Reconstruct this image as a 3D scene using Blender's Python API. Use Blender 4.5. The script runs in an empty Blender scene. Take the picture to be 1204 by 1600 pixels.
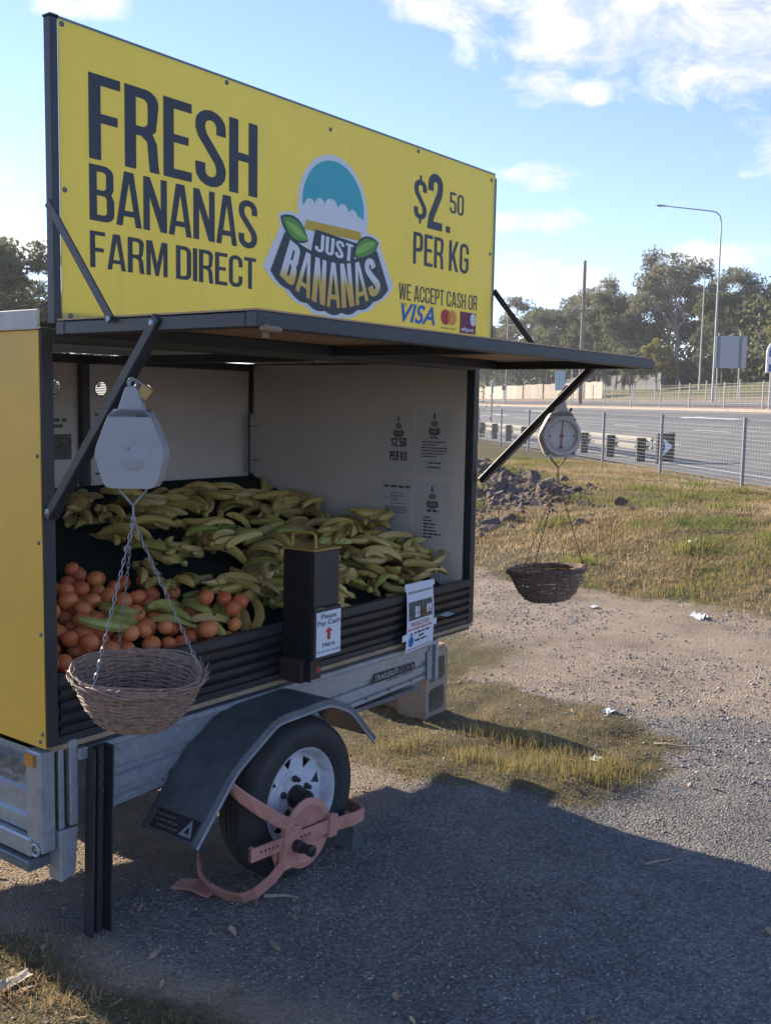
import bpy, bmesh, math, random
import numpy as np
from mathutils import Vector, Matrix, Euler, geometry, noise as mnoise

random.seed(7); RNG = np.random.default_rng(7)
scene = bpy.context.scene
C = scene.collection
R = math.radians

# ------------------------------------------------------------------ camera, sky, sun, exposure
cam_d = bpy.data.cameras.new('camera'); cam = bpy.data.objects.new('camera', cam_d); C.objects.link(cam)
cr = Vector((0.60237651, -0.79800899, 0.0180052)); cu = Vector((0.07418246, 0.07842737, 0.99415598)); cd = Vector((0.79475751, 0.59752054, -0.10644107))
cl = Vector((-1.81522647, -2.63398537, 1.79761619))
cam.matrix_world = Matrix(((cr.x, cu.x, -cd.x, cl.x), (cr.y, cu.y, -cd.y, cl.y), (cr.z, cu.z, -cd.z, cl.z), (0, 0, 0, 1)))
cam_d.sensor_fit = 'VERTICAL'; cam_d.sensor_height = 36; cam_d.lens = 1605.2 * 36 / 1600
cam_d.clip_start = 0.05; cam_d.clip_end = 4000
scene.camera = cam

SUN_EL = R(20); SUN_AZ = R(4.5)            # azimuth from +Y towards +X
sun_dir = Vector((math.sin(SUN_AZ) * math.cos(SUN_EL), math.cos(SUN_AZ) * math.cos(SUN_EL), math.sin(SUN_EL)))
sd = bpy.data.lights.new('sun', 'SUN'); sd.energy = 5.0; sd.angle = R(0.6); sd.color = (1.0, 0.87, 0.68)
so = bpy.data.objects.new('sun', sd); C.objects.link(so)
so.rotation_euler = (-sun_dir).to_track_quat('-Z', 'Y').to_euler(); so.location = (0, 0, 30)

scene.view_settings.view_transform = 'Standard'; scene.view_settings.look = 'None'
scene.view_settings.exposure = 1.20; scene.view_settings.gamma = 1.0; scene.view_settings.use_curve_mapping = False
scene.cycles.max_bounces = 5; scene.cycles.diffuse_bounces = 4; scene.cycles.transmission_bounces = 4; scene.cycles.transparent_max_bounces = 8
scene.cycles.use_denoising = True; scene.cycles.caustics_reflective = False; scene.cycles.caustics_refractive = False

world = bpy.data.worlds.new('World'); scene.world = world; world.use_nodes = True
world.cycles.sampling_method = 'MANUAL'; world.cycles.sample_map_resolution = 256
nt = world.node_tree; nt.nodes.clear()
def WN(t, **k):
    n = nt.nodes.new(t)
    for a, b in k.items(): setattr(n, a, b)
    return n
def WL(a, b): nt.links.new(a, b)
wout = WN('ShaderNodeOutputWorld'); bg = WN('ShaderNodeBackground'); bg.inputs[1].default_value = 0.118
sky = WN('ShaderNodeTexSky', sky_type='NISHITA', sun_disc=False, sun_elevation=SUN_EL, sun_rotation=SUN_AZ, air_density=1.0, dust_density=0.0, ozone_density=3.0, altitude=1200)
tc = WN('ShaderNodeTexCoord')
def wmath(op, a, b=None, c=None, clamp=False):
    n = WN('ShaderNodeMath', operation=op, use_clamp=clamp)
    for i, x in enumerate((a, b, c)):
        if x is None: continue
        if isinstance(x, (int, float)): n.inputs[i].default_value = x
        else: WL(x, n.inputs[i])
    return n.outputs[0]
def px_dir(u, v):
    return (cd * 1605.2 + cr * (u - 602) - cu * (v - 800)).normalized()
# cloud banks: azimuth/elevation lobes broken up by noise
sep = WN('ShaderNodeSeparateXYZ'); WL(tc.outputs['Generated'], sep.inputs[0])
az = wmath('ARCTAN2', sep.outputs[0], sep.outputs[1]); el = wmath('ARCSINE', sep.outputs[2])
comb = WN('ShaderNodeCombineXYZ'); WL(az, comb.inputs[0]); WL(wmath('MULTIPLY', el, 1.7), comb.inputs[1])
n1 = WN('ShaderNodeTexNoise'); n1.inputs['Scale'].default_value = 12; n1.inputs['Detail'].default_value = 7; n1.inputs['Roughness'].default_value = 0.68; n1.inputs['Distortion'].default_value = 0.5
WL(comb.outputs[0], n1.inputs['Vector'])
n2 = WN('ShaderNodeTexNoise'); n2.inputs['Scale'].default_value = 2.3; n2.inputs['Detail'].default_value = 3; WL(comb.outputs[0], n2.inputs['Vector'])
blobs = [(1010, 18, .15, .060), (1180, 62, .12, .052), (880, 48, .06, .042), (835, 138, .040, .020), (922, 142, .022, .014), (700, 0, .07, .022), (822, 276, .050, .014), (828, 345, .050, .013),
         (800, 430, .042, .022), (910, 445, .04, .018), (1160, 395, .08, .014), (25, 385, .06, .020), (140, 0, .05, .018), (-300, 250, .16, .05), (1600, 140, .2, .08)]
field = None
for u, v, ra, re_ in blobs:
    d = px_dir(u, v); a0 = math.atan2(d.x, d.y); e0 = math.asin(d.z)
    da = wmath('DIVIDE', wmath('SUBTRACT', az, a0), ra); de = wmath('DIVIDE', wmath('SUBTRACT', el, e0), re_)
    q = wmath('ADD', wmath('MULTIPLY', da, da), wmath('MULTIPLY', de, de))
    g = wmath('SUBTRACT', 1.0, wmath('MULTIPLY', q, 0.5), clamp=True)
    field = g if field is None else wmath('MAXIMUM', field, g)
gen = wmath('MULTIPLY', wmath('SUBTRACT', n2.outputs[0], 0.60, clamp=True), 2.0)          # thin drifting cloud elsewhere
field = wmath('MAXIMUM', field, gen)
dens = wmath('MULTIPLY', wmath('SUBTRACT', wmath('ADD', wmath('MULTIPLY', field, 0.44), n1.outputs[0]), 0.71), 4.2, clamp=True)
dens = wmath('MULTIPLY', dens, 0.95)
skyb = WN('ShaderNodeMix', data_type='RGBA'); WL(dens, skyb.inputs[0]); 
tint = WN('ShaderNodeMix', data_type='RGBA', blend_type='MULTIPLY'); tint.inputs[0].default_value = 1.0; WL(sky.outputs[0], tint.inputs[6]); tint.inputs[7].default_value = (1.08, .95, 1.02, 1)
cramp = WN('ShaderNodeValToRGB'); WL(n1.outputs[0], cramp.inputs[0])
cramp.color_ramp.elements[0].position = .45; cramp.color_ramp.elements[0].color = (3.7, 3.75, 3.9, 1)
cramp.color_ramp.elements[1].position = .68; cramp.color_ramp.elements[1].color = (4.5, 4.5, 4.5, 1)
WL(tint.outputs[2], skyb.inputs[6]); WL(cramp.outputs[0], skyb.inputs[7])
WL(skyb.outputs[2], bg.inputs[0]); WL(bg.outputs[0], wout.inputs[0])

# ------------------------------------------------------------------ mesh helpers
class MB:
    def __init__(s): s.v = []; s.f = []
    def add(s, vs, fs):
        o = len(s.v); s.v += [tuple(x) for x in vs]; s.f += [tuple(i + o for i in f) for f in fs]; return s
    def box(s, x0, y0, z0, x1, y1, z1):
        return s.add([(x0,y0,z0),(x1,y0,z0),(x1,y1,z0),(x0,y1,z0),(x0,y0,z1),(x1,y0,z1),(x1,y1,z1),(x0,y1,z1)],
                     [(0,3,2,1),(4,5,6,7),(0,1,5,4),(1,2,6,5),(2,3,7,6),(3,0,4,7)])
    def bar(s, p, q, w, h, up=(0,0,1)):
        p = Vector(p); q = Vector(q); d = (q-p).normalized(); up = Vector(up)
        a = d.cross(up)
        if a.length < 1e-4: a = d.cross(Vector((0,1,0)))
        a.normalize(); b = a.cross(d); a *= w/2; b *= h/2
        vs = [p-a-b, p+a-b, p+a+b, p-a+b, q-a-b, q+a-b, q+a+b, q-a+b]
        return s.add(vs, [(0,1,2,3),(7,6,5,4),(0,4,5,1),(1,5,6,2),(2,6,7,3),(3,7,4,0)])
    def tube(s, pts, r, n=8, closed=False, sq=1.0):
        pts = [Vector(p) for p in pts]; m = len(pts)
        rs = r if isinstance(r, (list, tuple)) else [r]*m
        tang = []
        for i in range(m):
            a = pts[(i-1) % m] if (closed or i > 0) else pts[i]; b = pts[(i+1) % m] if (closed or i < m-1) else pts[i]
            t = b-a; tang.append(t.normalized() if t.length > 1e-9 else Vector((0,0,1)))
        ref = Vector((0,0,1)) if abs(tang[0].z) < .9 else Vector((1,0,0))
        nrm = (ref - tang[0]*ref.dot(tang[0])).normalized(); vs = []
        for i in range(m):
            nrm = nrm - tang[i]*nrm.dot(tang[i])
            if nrm.length < 1e-6: nrm = tang[i].orthogonal()
            nrm.normalize(); bi = tang[i].cross(nrm)
            for k in range(n):
                a = 2*math.pi*k/n; vs.append(pts[i] + nrm*(rs[i]*math.cos(a)) + bi*(rs[i]*sq*math.sin(a)))
        fs = []
        for i in range(m if closed else m-1):
            j = (i+1) % m
            for k in range(n): fs.append((i*n+k, i*n+(k+1) % n, j*n+(k+1) % n, j*n+k))
        if not closed: fs += [tuple(range(n-1, -1, -1)), tuple(range((m-1)*n, m*n))]
        return s.add(vs, fs)
    def lathe(s, prof, n=24, M=None, cap=True):
        M = M or Matrix(); vs = []; fs = []; m = len(prof)
        for (r, z) in prof:
            for k in range(n):
                a = 2*math.pi*k/n; vs.append(M @ Vector((r*math.cos(a), r*math.sin(a), z)))
        for i in range(m-1):
            for k in range(n): fs.append((i*n+k, i*n+(k+1) % n, (i+1)*n+(k+1) % n, (i+1)*n+k))
        if cap: fs += [tuple(range(n-1, -1, -1)), tuple(range((m-1)*n, m*n))]
        return s.add(vs, fs)
    def prism(s, poly, fn0, fn1):
        n = len(poly); vs = [fn0(*p) for p in poly] + [fn1(*p) for p in poly]
        return s.add(vs, [tuple(range(n)), tuple(range(2*n-1, n-1, -1))] + [(i, n+i, n+(i+1) % n, (i+1) % n) for i in range(n)])
    def flat(s, contours, fn):
        cs = [[Vector((x, y, 0)) for x, y in c] for c in contours]
        tri = geometry.tessellate_polygon(cs); pts = [p for c in cs for p in c]
        vs = [fn(p.x, p.y) for p in pts]; fs = []
        for t in tri:
            a, b, c = (pts[i] for i in t)
            ar = (b.x-a.x)*(c.y-a.y)-(b.y-a.y)*(c.x-a.x)
            if abs(ar) < 1e-12: continue
            fs.append(tuple(t) if ar > 0 else tuple(reversed(t)))
        return s.add(vs, fs)
    def xf(s, M):
        s.v = [tuple(M @ Vector(p)) for p in s.v]; return s
    def mesh(s, name, m, smooth=False):
        me = bpy.data.meshes.new(name); me.from_pydata(s.v, [], s.f); me.update()
        if m: me.materials.append(m)
        if smooth:
            me.polygons.foreach_set('use_smooth', [True]*len(me.polygons)); me.set_sharp_from_angle(angle=R(38))
        return me
    def build(s, name, m, parent=None, smooth=False, bevel=0, kind=None):
        o = bpy.data.objects.new(name, s.mesh(name, m, smooth)); C.objects.link(o)
        if parent: o.parent = parent
        if bevel:
            b = o.modifiers.new('edge', 'BEVEL'); b.width = bevel; b.segments = 1; b.limit_method = 'ANGLE'; b.angle_limit = R(50)
        if kind: o['kind'] = kind
        return o
def tag(o, label=None, cat=None, group=None, kind=None):
    if label: o['label'] = label
    if cat: o['category'] = cat
    if group: o['group'] = group
    if kind: o['kind'] = kind
    return o
def empty(name, loc=(0,0,0), rot=None, parent=None):
    o = bpy.data.objects.new(name, None); C.objects.link(o); o.location = loc; o.empty_display_size = .05
    if rot is not None: o.rotation_euler = rot
    if parent: o.parent = parent
    return o
def np_mesh(name, V, F, m, attr=None, smooth=False):
    """V (n,3), F (k,3|4) numpy arrays -> mesh, fast"""
    me = bpy.data.meshes.new(name); k = F.shape[1]
    me.vertices.add(len(V)); me.vertices.foreach_set('co', np.ascontiguousarray(V, np.float32).ravel())
    me.loops.add(F.size); me.loops.foreach_set('vertex_index', np.ascontiguousarray(F, np.int32).ravel())
    me.polygons.add(len(F)); me.polygons.foreach_set('loop_start', np.arange(0, F.size, k, dtype=np.int32))
    if smooth: me.polygons.foreach_set('use_smooth', np.ones(len(F), bool))
    me.update(calc_edges=True)
    for an, arr in (attr or {}).items():
        a = me.attributes.new(an, 'FLOAT', 'POINT'); a.data.foreach_set('value', np.ascontiguousarray(arr, np.float32))
    if m: me.materials.append(m)
    return me

# ------------------------------------------------------------------ materials
def nodes_of(m):
    m.use_nodes = True; t = m.node_tree
    return t, t.nodes['Principled BSDF']
def mat(name, col, rough=.55, metal=0.0, var=.12, scale=12, dirt=None, dirt_amt=.35, dirt_scale=5, bump=0, bscale=120, spec=.5, rvar=.1, objrand=0.0, coat=0):
    m = bpy.data.materials.new(name); t, b = nodes_of(m); N = t.nodes.new; L = t.links.new
    b.inputs['Roughness'].default_value = rough; b.inputs['Metallic'].default_value = metal; b.inputs['Specular IOR Level'].default_value = spec
    if coat: b.inputs['Coat Weight'].default_value = coat
    co = N('ShaderNodeTexCoord')
    nz = N('ShaderNodeTexNoise'); nz.inputs['Scale'].default_value = scale; nz.inputs['Detail'].default_value = 6; nz.inputs['Roughness'].default_value = .6
    L(co.outputs['Object'], nz.inputs['Vector'])
    mr = N('ShaderNodeMapRange'); mr.inputs[1].default_value = .3; mr.inputs[2].default_value = .7; mr.inputs[3].default_value = 1-var; mr.inputs[4].default_value = 1+var
    L(nz.outputs[0], mr.inputs[0])
    sc = N('ShaderNodeVectorMath'); sc.operation = 'SCALE'; sc.inputs[0].default_value = col[:3]; L(mr.outputs[0], sc.inputs['Scale'])
    out = sc.outputs[0]
    if objrand:
        oi = N('ShaderNodeObjectInfo'); m2 = N('ShaderNodeMapRange'); m2.inputs[3].default_value = 1-objrand; m2.inputs[4].default_value = 1+objrand; L(oi.outputs['Random'], m2.inputs[0])
        s2 = N('ShaderNodeVectorMath'); s2.operation = 'SCALE'; L(out, s2.inputs[0]); L(m2.outputs[0], s2.inputs['Scale']); out = s2.outputs[0]
    if dirt:
        n2_ = N('ShaderNodeTexNoise'); n2_.inputs['Scale'].default_value = dirt_scale; n2_.inputs['Detail'].default_value = 9; n2_.inputs['Roughness'].default_value = .7
        L(co.outputs['Object'], n2_.inputs['Vector'])
        r2 = N('ShaderNodeMapRange'); r2.inputs[1].default_value = .48; r2.inputs[2].default_value = .72; r2.inputs[4].default_value = dirt_amt; L(n2_.outputs[0], r2.inputs[0])
        mx = N('ShaderNodeMix'); mx.data_type = 'RGBA'; L(r2.outputs[0], mx.inputs[0]); L(out, mx.inputs[6]); mx.inputs[7].default_value = (*dirt, 1); out = mx.outputs[2]
    L(out, b.inputs['Base Color'])
    if rvar:
        r3 = N('ShaderNodeMapRange'); r3.inputs[3].default_value = max(.05, rough-rvar); r3.inputs[4].default_value = min(1, rough+rvar); L(nz.outputs[0], r3.inputs[0]); L(r3.outputs[0], b.inputs['Roughness'])
    if bump:
        n3 = N('ShaderNodeTexNoise'); n3.inputs['Scale'].default_value = bscale; n3.inputs['Detail'].default_value = 4; L(co.outputs['Object'], n3.inputs['Vector'])
        bp = N('ShaderNodeBump'); bp.inputs['Strength'].default_value = bump; bp.inputs['Distance'].default_value = .01; L(n3.outputs[0], bp.inputs['Height']); L(bp.outputs[0], b.inputs['Normal'])
    return m
K = {}
K['yellow_end'] = mat('yellow sheet', (.80, .46, .06), .5, var=.06, dirt=(.25, .17, .08), dirt_amt=.25, dirt_scale=3)
K['black_steel'] = mat('black steel paint', (.026, .029, .036), .42, var=.25, scale=30, dirt=(.10, .09, .08), dirt_amt=.22, dirt_scale=9)
K['black_slat'] = mat('black corrugated sheet', (.018, .020, .025), .34, var=.2, scale=20, dirt=(.09, .08, .07), dirt_amt=.16)
K['galv'] = mat('galvanised steel', (.37, .40, .43), .46, metal=.55, var=.16, scale=35, dirt=(.30, .27, .23), dirt_amt=.4, dirt_scale=6, bump=.05)
K['galv_dark'] = mat('weathered galvanised steel', (.16, .18, .20), .5, metal=.5, var=.2, scale=25, dirt=(.12, .10, .08), dirt_amt=.4)
K['guard'] = mat('mudguard paint', (.095, .108, .122), .45, metal=.2, var=.35, scale=14, dirt=(.14, .13, .12), dirt_amt=.45, dirt_scale=4)
K['white_wall'] = mat('white lining sheet', (.74, .67, .62), .6, var=.05, scale=4, dirt=(.40, .36, .32), dirt_amt=.18, dirt_scale=3)
K['roof'] = mat('roof sheet underside', (.66, .64, .63), .5, var=.08, dirt=(.3, .27, .24), dirt_amt=.25)
K['awning_sheet'] = mat('tan sheet', (.50, .31, .17), .6, var=.1, scale=6, dirt=(.3, .18, .1), dirt_amt=.35)
K['flash'] = mat('pale flashing', (.50, .47, .43), .5, var=.1, dirt=(.3, .26, .2), dirt_amt=.4)
K['ply'] = mat('plywood edge', (.34, .25, .16), .7, var=.2, scale=20)
K['mat_green'] = mat('dark felt', (.010, .017, .016), .95, var=.2, bump=.3, bscale=300, spec=.1)
K['rubber'] = mat('tyre rubber', (.032, .032, .034), .75, var=.2, dirt=(.10, .085, .07), dirt_amt=.35, dirt_scale=7, bump=.15, bscale=150)
K['rim_white'] = mat('white wheel paint', (.62, .64, .68), .4, var=.06, dirt=(.22, .17, .12), dirt_amt=.55, dirt_scale=16)
K['nut'] = mat('dark hub steel', (.03, .03, .035), .45, metal=.4, var=.3, dirt=(.1, .07, .05))
K['clamp'] = mat('faded red clamp paint', (.58, .26, .20), .55, var=.14, scale=18, dirt=(.20, .085, .045), dirt_amt=.85, dirt_scale=9, bump=.12, bscale=60)
K['black_box'] = mat('black box paint', (.010, .011, .014), .5, var=.15, dirt=(.09, .08, .07), dirt_amt=.12)
K['box_face'] = mat('dusty black box face', (.030, .028, .027), .5, var=.12, dirt=(.09, .08, .07), dirt_amt=.2)
K['brown_box'] = mat('rusty box base', (.045, .028, .024), .6, var=.2, dirt=(.10, .06, .04), dirt_amt=.3)
K['lid_yellow'] = mat('yellow lid', (.45, .29, .06), .5, var=.1, dirt=(.2, .13, .05), dirt_amt=.3, dirt_scale=12)
K['paper'] = mat('paper', (.72, .73, .76), .8, var=.03, dirt=(.5, .5, .5), dirt_amt=.12)
K['paper2'] = mat('laminated paper', (.66, .63, .62), .35, var=.03)
K['ink'] = mat('black print', (.016, .017, .020), .5, var=.05)
K['ink_sign'] = mat('sign print navy', (.020, .024, .034), .4, var=.05)
K['ink_grey'] = mat('grey print', (.13, .12, .12), .7, var=.1)
K['ink_red'] = mat('red print', (.50, .035, .03), .5, var=.05)
K['ink_blue'] = mat('blue print', (.012, .13, .42), .5, var=.05)
K['ink_teal'] = mat('teal print', (.05, .42, .46), .5, var=.05)
K['ink_gold'] = mat('gold print', (.62, .40, .03), .5, var=.05)
K['ink_orange'] = mat('orange print', (.78, .30, .03), .5, var=.05)
K['ink_mid'] = mat('dark orange print', (.72, .16, .02), .5, var=.05)
K['ink_maroon'] = mat('maroon print', (.20, .015, .06), .5, var=.05)
K['ink_white'] = mat('white print', (.75, .75, .75), .5, var=.03)
K['ink_green'] = mat('green print', (.10, .32, .04), .5, var=.1)
K['ink_green2'] = mat('light green print', (.28, .50, .08), .5, var=.1)
K['ink_print'] = mat('faded brown print', (.30, .24, .17), .7, var=.3, scale=120)
K['ink_photo'] = mat('printed photo', (.13, .12, .12), .6, var=.5, scale=60)
K['plastic_white'] = mat('aged white plastic', (.36, .36, .38), .42, var=.07, scale=5, dirt=(.20, .18, .16), dirt_amt=.45, dirt_scale=11, bump=.05, bscale=40)
K['plastic_rust'] = mat('grimy white scale housing', (.52, .47, .42), .5, var=.08, dirt=(.22, .14, .09), dirt_amt=.55, dirt_scale=14)
K['dial'] = mat('scale dial', (.56, .52, .48), .4, var=.05, dirt=(.42, .36, .3), dirt_amt=.4, dirt_scale=20)
K['needle'] = mat('red needle', (.28, .07, .06), .5, var=.1)
K['brass'] = mat('brass padlock', (.48, .34, .14), .42, metal=.6, var=.12, dirt=(.25, .16, .07))
K['rust'] = mat('rusty padlock', (.22, .09, .05), .7, metal=.3, var=.3, scale=60)
K['wire'] = mat('zinc wire', (.30, .30, .31), .4, metal=.7, var=.1)
K['rust_wire'] = mat('rusty chain', (.13, .075, .05), .6, metal=.5, var=.3, scale=80)
K['wood'] = mat('wooden handle', (.26, .165, .10), .65, var=.25, scale=25)
K['block'] = mat('concrete block', (.33, .27, .22), .92, var=.14, scale=20, dirt=(.22, .18, .14), dirt_amt=.4, bump=.5, bscale=160)
K['litter_dull'] = mat('dirty rag', (.40, .36, .30), .9, var=.2)
K['reflector'] = mat('orange reflector', (.55, .22, .04), .3, var=.1)
K['twig'] = mat('dry stick', (.42, .33, .22), .8, var=.25, scale=40)
K['post_grey'] = mat('grey fence post', (.24, .25, .27), .5, metal=.3, var=.12)
K['post_pale'] = mat('pale fence post', (.50, .47, .43), .6, var=.15)
K['fence_wire'] = mat('fence wire', (.38, .39, .40), .45, metal=.5, var=.1)
K['pole_grey'] = mat('lamp pole steel', (.30, .31, .33), .45, metal=.4, var=.1)
K['timber'] = mat('timber pole', (.22, .18, .15), .85, var=.2, scale=8)
K['paling'] = mat('timber paling', (.34, .29, .24), .85, var=.2, scale=3, objrand=.22)
K['darkshed'] = mat('dark blue-grey sheet', (.018, .024, .03), .6, var=.2)
K['rail_white'] = mat('white rail paint', (.27, .255, .225), .6, var=.15, dirt=(.3, .26, .2), dirt_amt=.5)
K['black_plain'] = mat('black marker', (.015, .015, .016), .6)
K['sign_back'] = mat('sign back aluminium', (.34, .35, .37), .5, metal=.2, var=.06)
K['sign_blue'] = mat('road sign blue', (.03, .09, .32), .45)
K['road_paint'] = mat('road paint', (.62, .62, .58), .7, var=.15, scale=3, dirt=(.2, .2, .2), dirt_amt=.4)
K['kerb'] = mat('concrete kerb', (.36, .30, .25), .9, var=.15, scale=2)
K['litter'] = mat('white litter', (.72, .70, .66), .8, var=.08)

# yellow sign sheet: thin enough for the low sun behind it to glow through
def sign_mat():
    m = bpy.data.materials.new('yellow sign sheet'); t, b = nodes_of(m); N = t.nodes.new; L = t.links.new
    b.inputs['Roughness'].default_value = .42
    co = N('ShaderNodeTexCoord'); nz = N('ShaderNodeTexNoise'); nz.inputs['Scale'].default_value = 2.0; nz.inputs['Detail'].default_value = 6; L(co.outputs['Object'], nz.inputs['Vector'])
    rp = N('ShaderNodeValToRGB'); rp.color_ramp.elements[0].position = .3; rp.color_ramp.elements[0].color = (.68, .60, .10, 1); rp.color_ramp.elements[1].position = .7; rp.color_ramp.elements[1].color = (.73, .655, .125, 1)
    L(nz.outputs[0], rp.inputs[0])
    mp_s = N('ShaderNodeMapping'); mp_s.inputs['Scale'].default_value = (9, 9, 1.1); L(co.outputs['Object'], mp_s.inputs['Vector'])
    ns = N('ShaderNodeTexNoise'); ns.inputs['Scale'].default_value = 1.6; ns.inputs['Detail'].default_value = 9; ns.inputs['Roughness'].default_value = .7; L(mp_s.outputs[0], ns.inputs['Vector'])
    mr = N('ShaderNodeMapRange'); mr.inputs[1].default_value = .50; mr.inputs[2].default_value = .80; mr.inputs[4].default_value = .42; L(ns.outputs[0], mr.inputs[0])
    md = N('ShaderNodeMix'); md.data_type = 'RGBA'; L(mr.outputs[0], md.inputs[0]); L(rp.outputs[0], md.inputs[6]); md.inputs[7].default_value = (.50, .44, .20, 1); L(md.outputs[2], b.inputs['Base Color'])
    nw_ = N('ShaderNodeTexNoise'); nw_.inputs['Scale'].default_value = 3.2; nw_.inputs['Detail'].default_value = 2; L(co.outputs['Object'], nw_.inputs['Vector'])
    bp = N('ShaderNodeBump'); bp.inputs['Strength'].default_value = .35; bp.inputs['Distance'].default_value = .03; L(nw_.outputs[0], bp.inputs['Height']); L(bp.outputs[0], b.inputs['Normal'])
    tr = N('ShaderNodeBsdfTranslucent'); tr.inputs[0].default_value = (.78, .70, .16, 1)
    mx = N('ShaderNodeMixShader'); mx.inputs[0].default_value = .25; L(b.outputs[0], mx.inputs[1]); L(tr.outputs[0], mx.inputs[2]); L(mx.outputs[0], t.nodes['Material Output'].inputs[0])
    return m
K['sign'] = sign_mat()
def fruit_mat(name, c0, c1, spots, rough=.45, tips=False):
    m = bpy.data.materials.new(name); t, b = nodes_of(m); N = t.nodes.new; L = t.links.new
    b.inputs['Roughness'].default_value = rough; b.inputs['Subsurface Weight'].default_value = 0
    oi = N('ShaderNodeObjectInfo'); co = N('ShaderNodeTexCoord')
    nz = N('ShaderNodeTexNoise'); nz.inputs['Scale'].default_value = 14; nz.inputs['Detail'].default_value = 3; L(co.outputs['Object'], nz.inputs['Vector'])
    ad = N('ShaderNodeMath'); ad.operation = 'MULTIPLY_ADD'; L(nz.outputs[0], ad.inputs[0]); ad.inputs[1].default_value = .5; L(oi.outputs['Random'], ad.inputs[2])
    su = N('ShaderNodeMath'); su.operation = 'SUBTRACT'; L(ad.outputs[0], su.inputs[0]); su.inputs[1].default_value = .25
    mx = N('ShaderNodeMix'); mx.data_type = 'RGBA'; mx.clamp_factor = True; L(su.outputs[0], mx.inputs[0]); mx.inputs[6].default_value = (*c0, 1); mx.inputs[7].default_value = (*c1, 1)
    out = mx.outputs[2]
    if spots:
        ns = N('ShaderNodeTexNoise'); ns.inputs['Scale'].default_value = 55; ns.inputs['Detail'].default_value = 4; L(co.outputs['Object'], ns.inputs['Vector'])
        mr = N('ShaderNodeMapRange'); mr.inputs[1].default_value = .62; mr.inputs[2].default_value = .70; mr.inputs[4].default_value = .8; L(ns.outputs[0], mr.inputs[0])
        m2 = N('ShaderNodeMix'); m2.data_type = 'RGBA'; L(mr.outputs[0], m2.inputs[0]); L(out, m2.inputs[6]); m2.inputs[7].default_value = (*spots, 1); out = m2.outputs[2]
    if tips:
        at_ = N('ShaderNodeAttribute'); at_.attribute_name = 'tip'
        m3 = N('ShaderNodeMix'); m3.data_type = 'RGBA'; L(at_.outputs['Fac'], m3.inputs[0]); L(out, m3.inputs[6]); m3.inputs[7].default_value = (.035, .025, .015, 1); out = m3.outputs[2]
    if not tips:
        bp = N('ShaderNodeBump'); bp.inputs['Strength'].default_value = .55; bp.inputs['Distance'].default_value = .003
        nb = N('ShaderNodeTexNoise'); nb.inputs['Scale'].default_value = 260; L(co.outputs['Object'], nb.inputs['Vector']); L(nb.outputs[0], bp.inputs['Height']); L(bp.outputs[0], b.inputs['Normal'])
    L(out, b.inputs['Base Color'])
    return m
K['ban_y'] = fruit_mat('ripe banana skin', (.58, .425, .115), (.42, .31, .11), (.07, .04, .018), tips=True)
K['ban_g'] = fruit_mat('green banana skin', (.42, .39, .095), (.28, .30, .07), (.14, .11, .04), tips=True)
K['mandarin'] = fruit_mat('mandarin skin', (.76, .25, .08), (.58, .13, .045), None, .38)

# ------------------------------------------------------------------ terrain
RT2 = math.sqrt(2)
PS = [-1e3, 0, 1, 16.5, 17, 28, 42, 70, 200, 1500]; PZ = [.38, .38, .36, 1.62, 1.7, 2.45, 4.4, 6, 8, 12]
def _hash(i, j, k): 
    h = (i*374761393 + j*668265263 + k*1274126177) & 0x7fffffff
    h = ((h ^ (h >> 13))*1274126177) & 0x7fffffff
    return ((h ^ (h >> 16)) & 0xffff)/65535.0
def vnoise(x, y, k=0):
    x = np.asarray(x, float); y = np.asarray(y, float)
    i = np.floor(x).astype(np.int64); j = np.floor(y).astype(np.int64); fx = x-i; fy = y-j
    fx = fx*fx*(3-2*fx); fy = fy*fy*(3-2*fy)
    return (_hash(i,j,k)*(1-fx)+_hash(i+1,j,k)*fx)*(1-fy) + (_hash(i,j+1,k)*(1-fx)+_hash(i+1,j+1,k)*fx)*fy
def fbm(x, y, k=0, o=4):
    s = 0; a = .5
    for q in range(o): s = s + a*vnoise(x*2**q, y*2**q, k+q*7); a *= .5
    return s/(1-.5**o)
def sstep(a, b, x):
    t = np.clip((x-a)/(b-a), 0, 1); return t*t*(3-2*t)
def zbase(X, Y):
    X = np.asarray(X, float); Y = np.asarray(Y, float)
    near = .02-np.where(X < .97, .075, .035)*(np.clip(X, -.6, 4.5)-.97)
    e = X-(7.3+.24*Y); s = (X-Y-13.2)/RT2
    t = np.clip(e/np.maximum(e-s*RT2, 1e-6), 0, 1); t = np.clip(t*1.35, 0, 1); t = t*t*(3-2*t)
    z = np.where(e <= 0, near, near*(1-t)+.38*t+.14*np.sin(np.pi*t))
    return np.where(s > 0, np.interp(s, PS, PZ), z)
def rubble(X, Y):
    u = ((X-15.2)+(Y-7.6))/RT2; v = ((X-15.2)-(Y-7.6))/RT2
    return sstep(.35, .75, np.exp(-((u/6.5)**2+((v+.9)/2.6)**2))+.35*(fbm(X*1.1, Y*1.1, 17)-.5))
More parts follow.
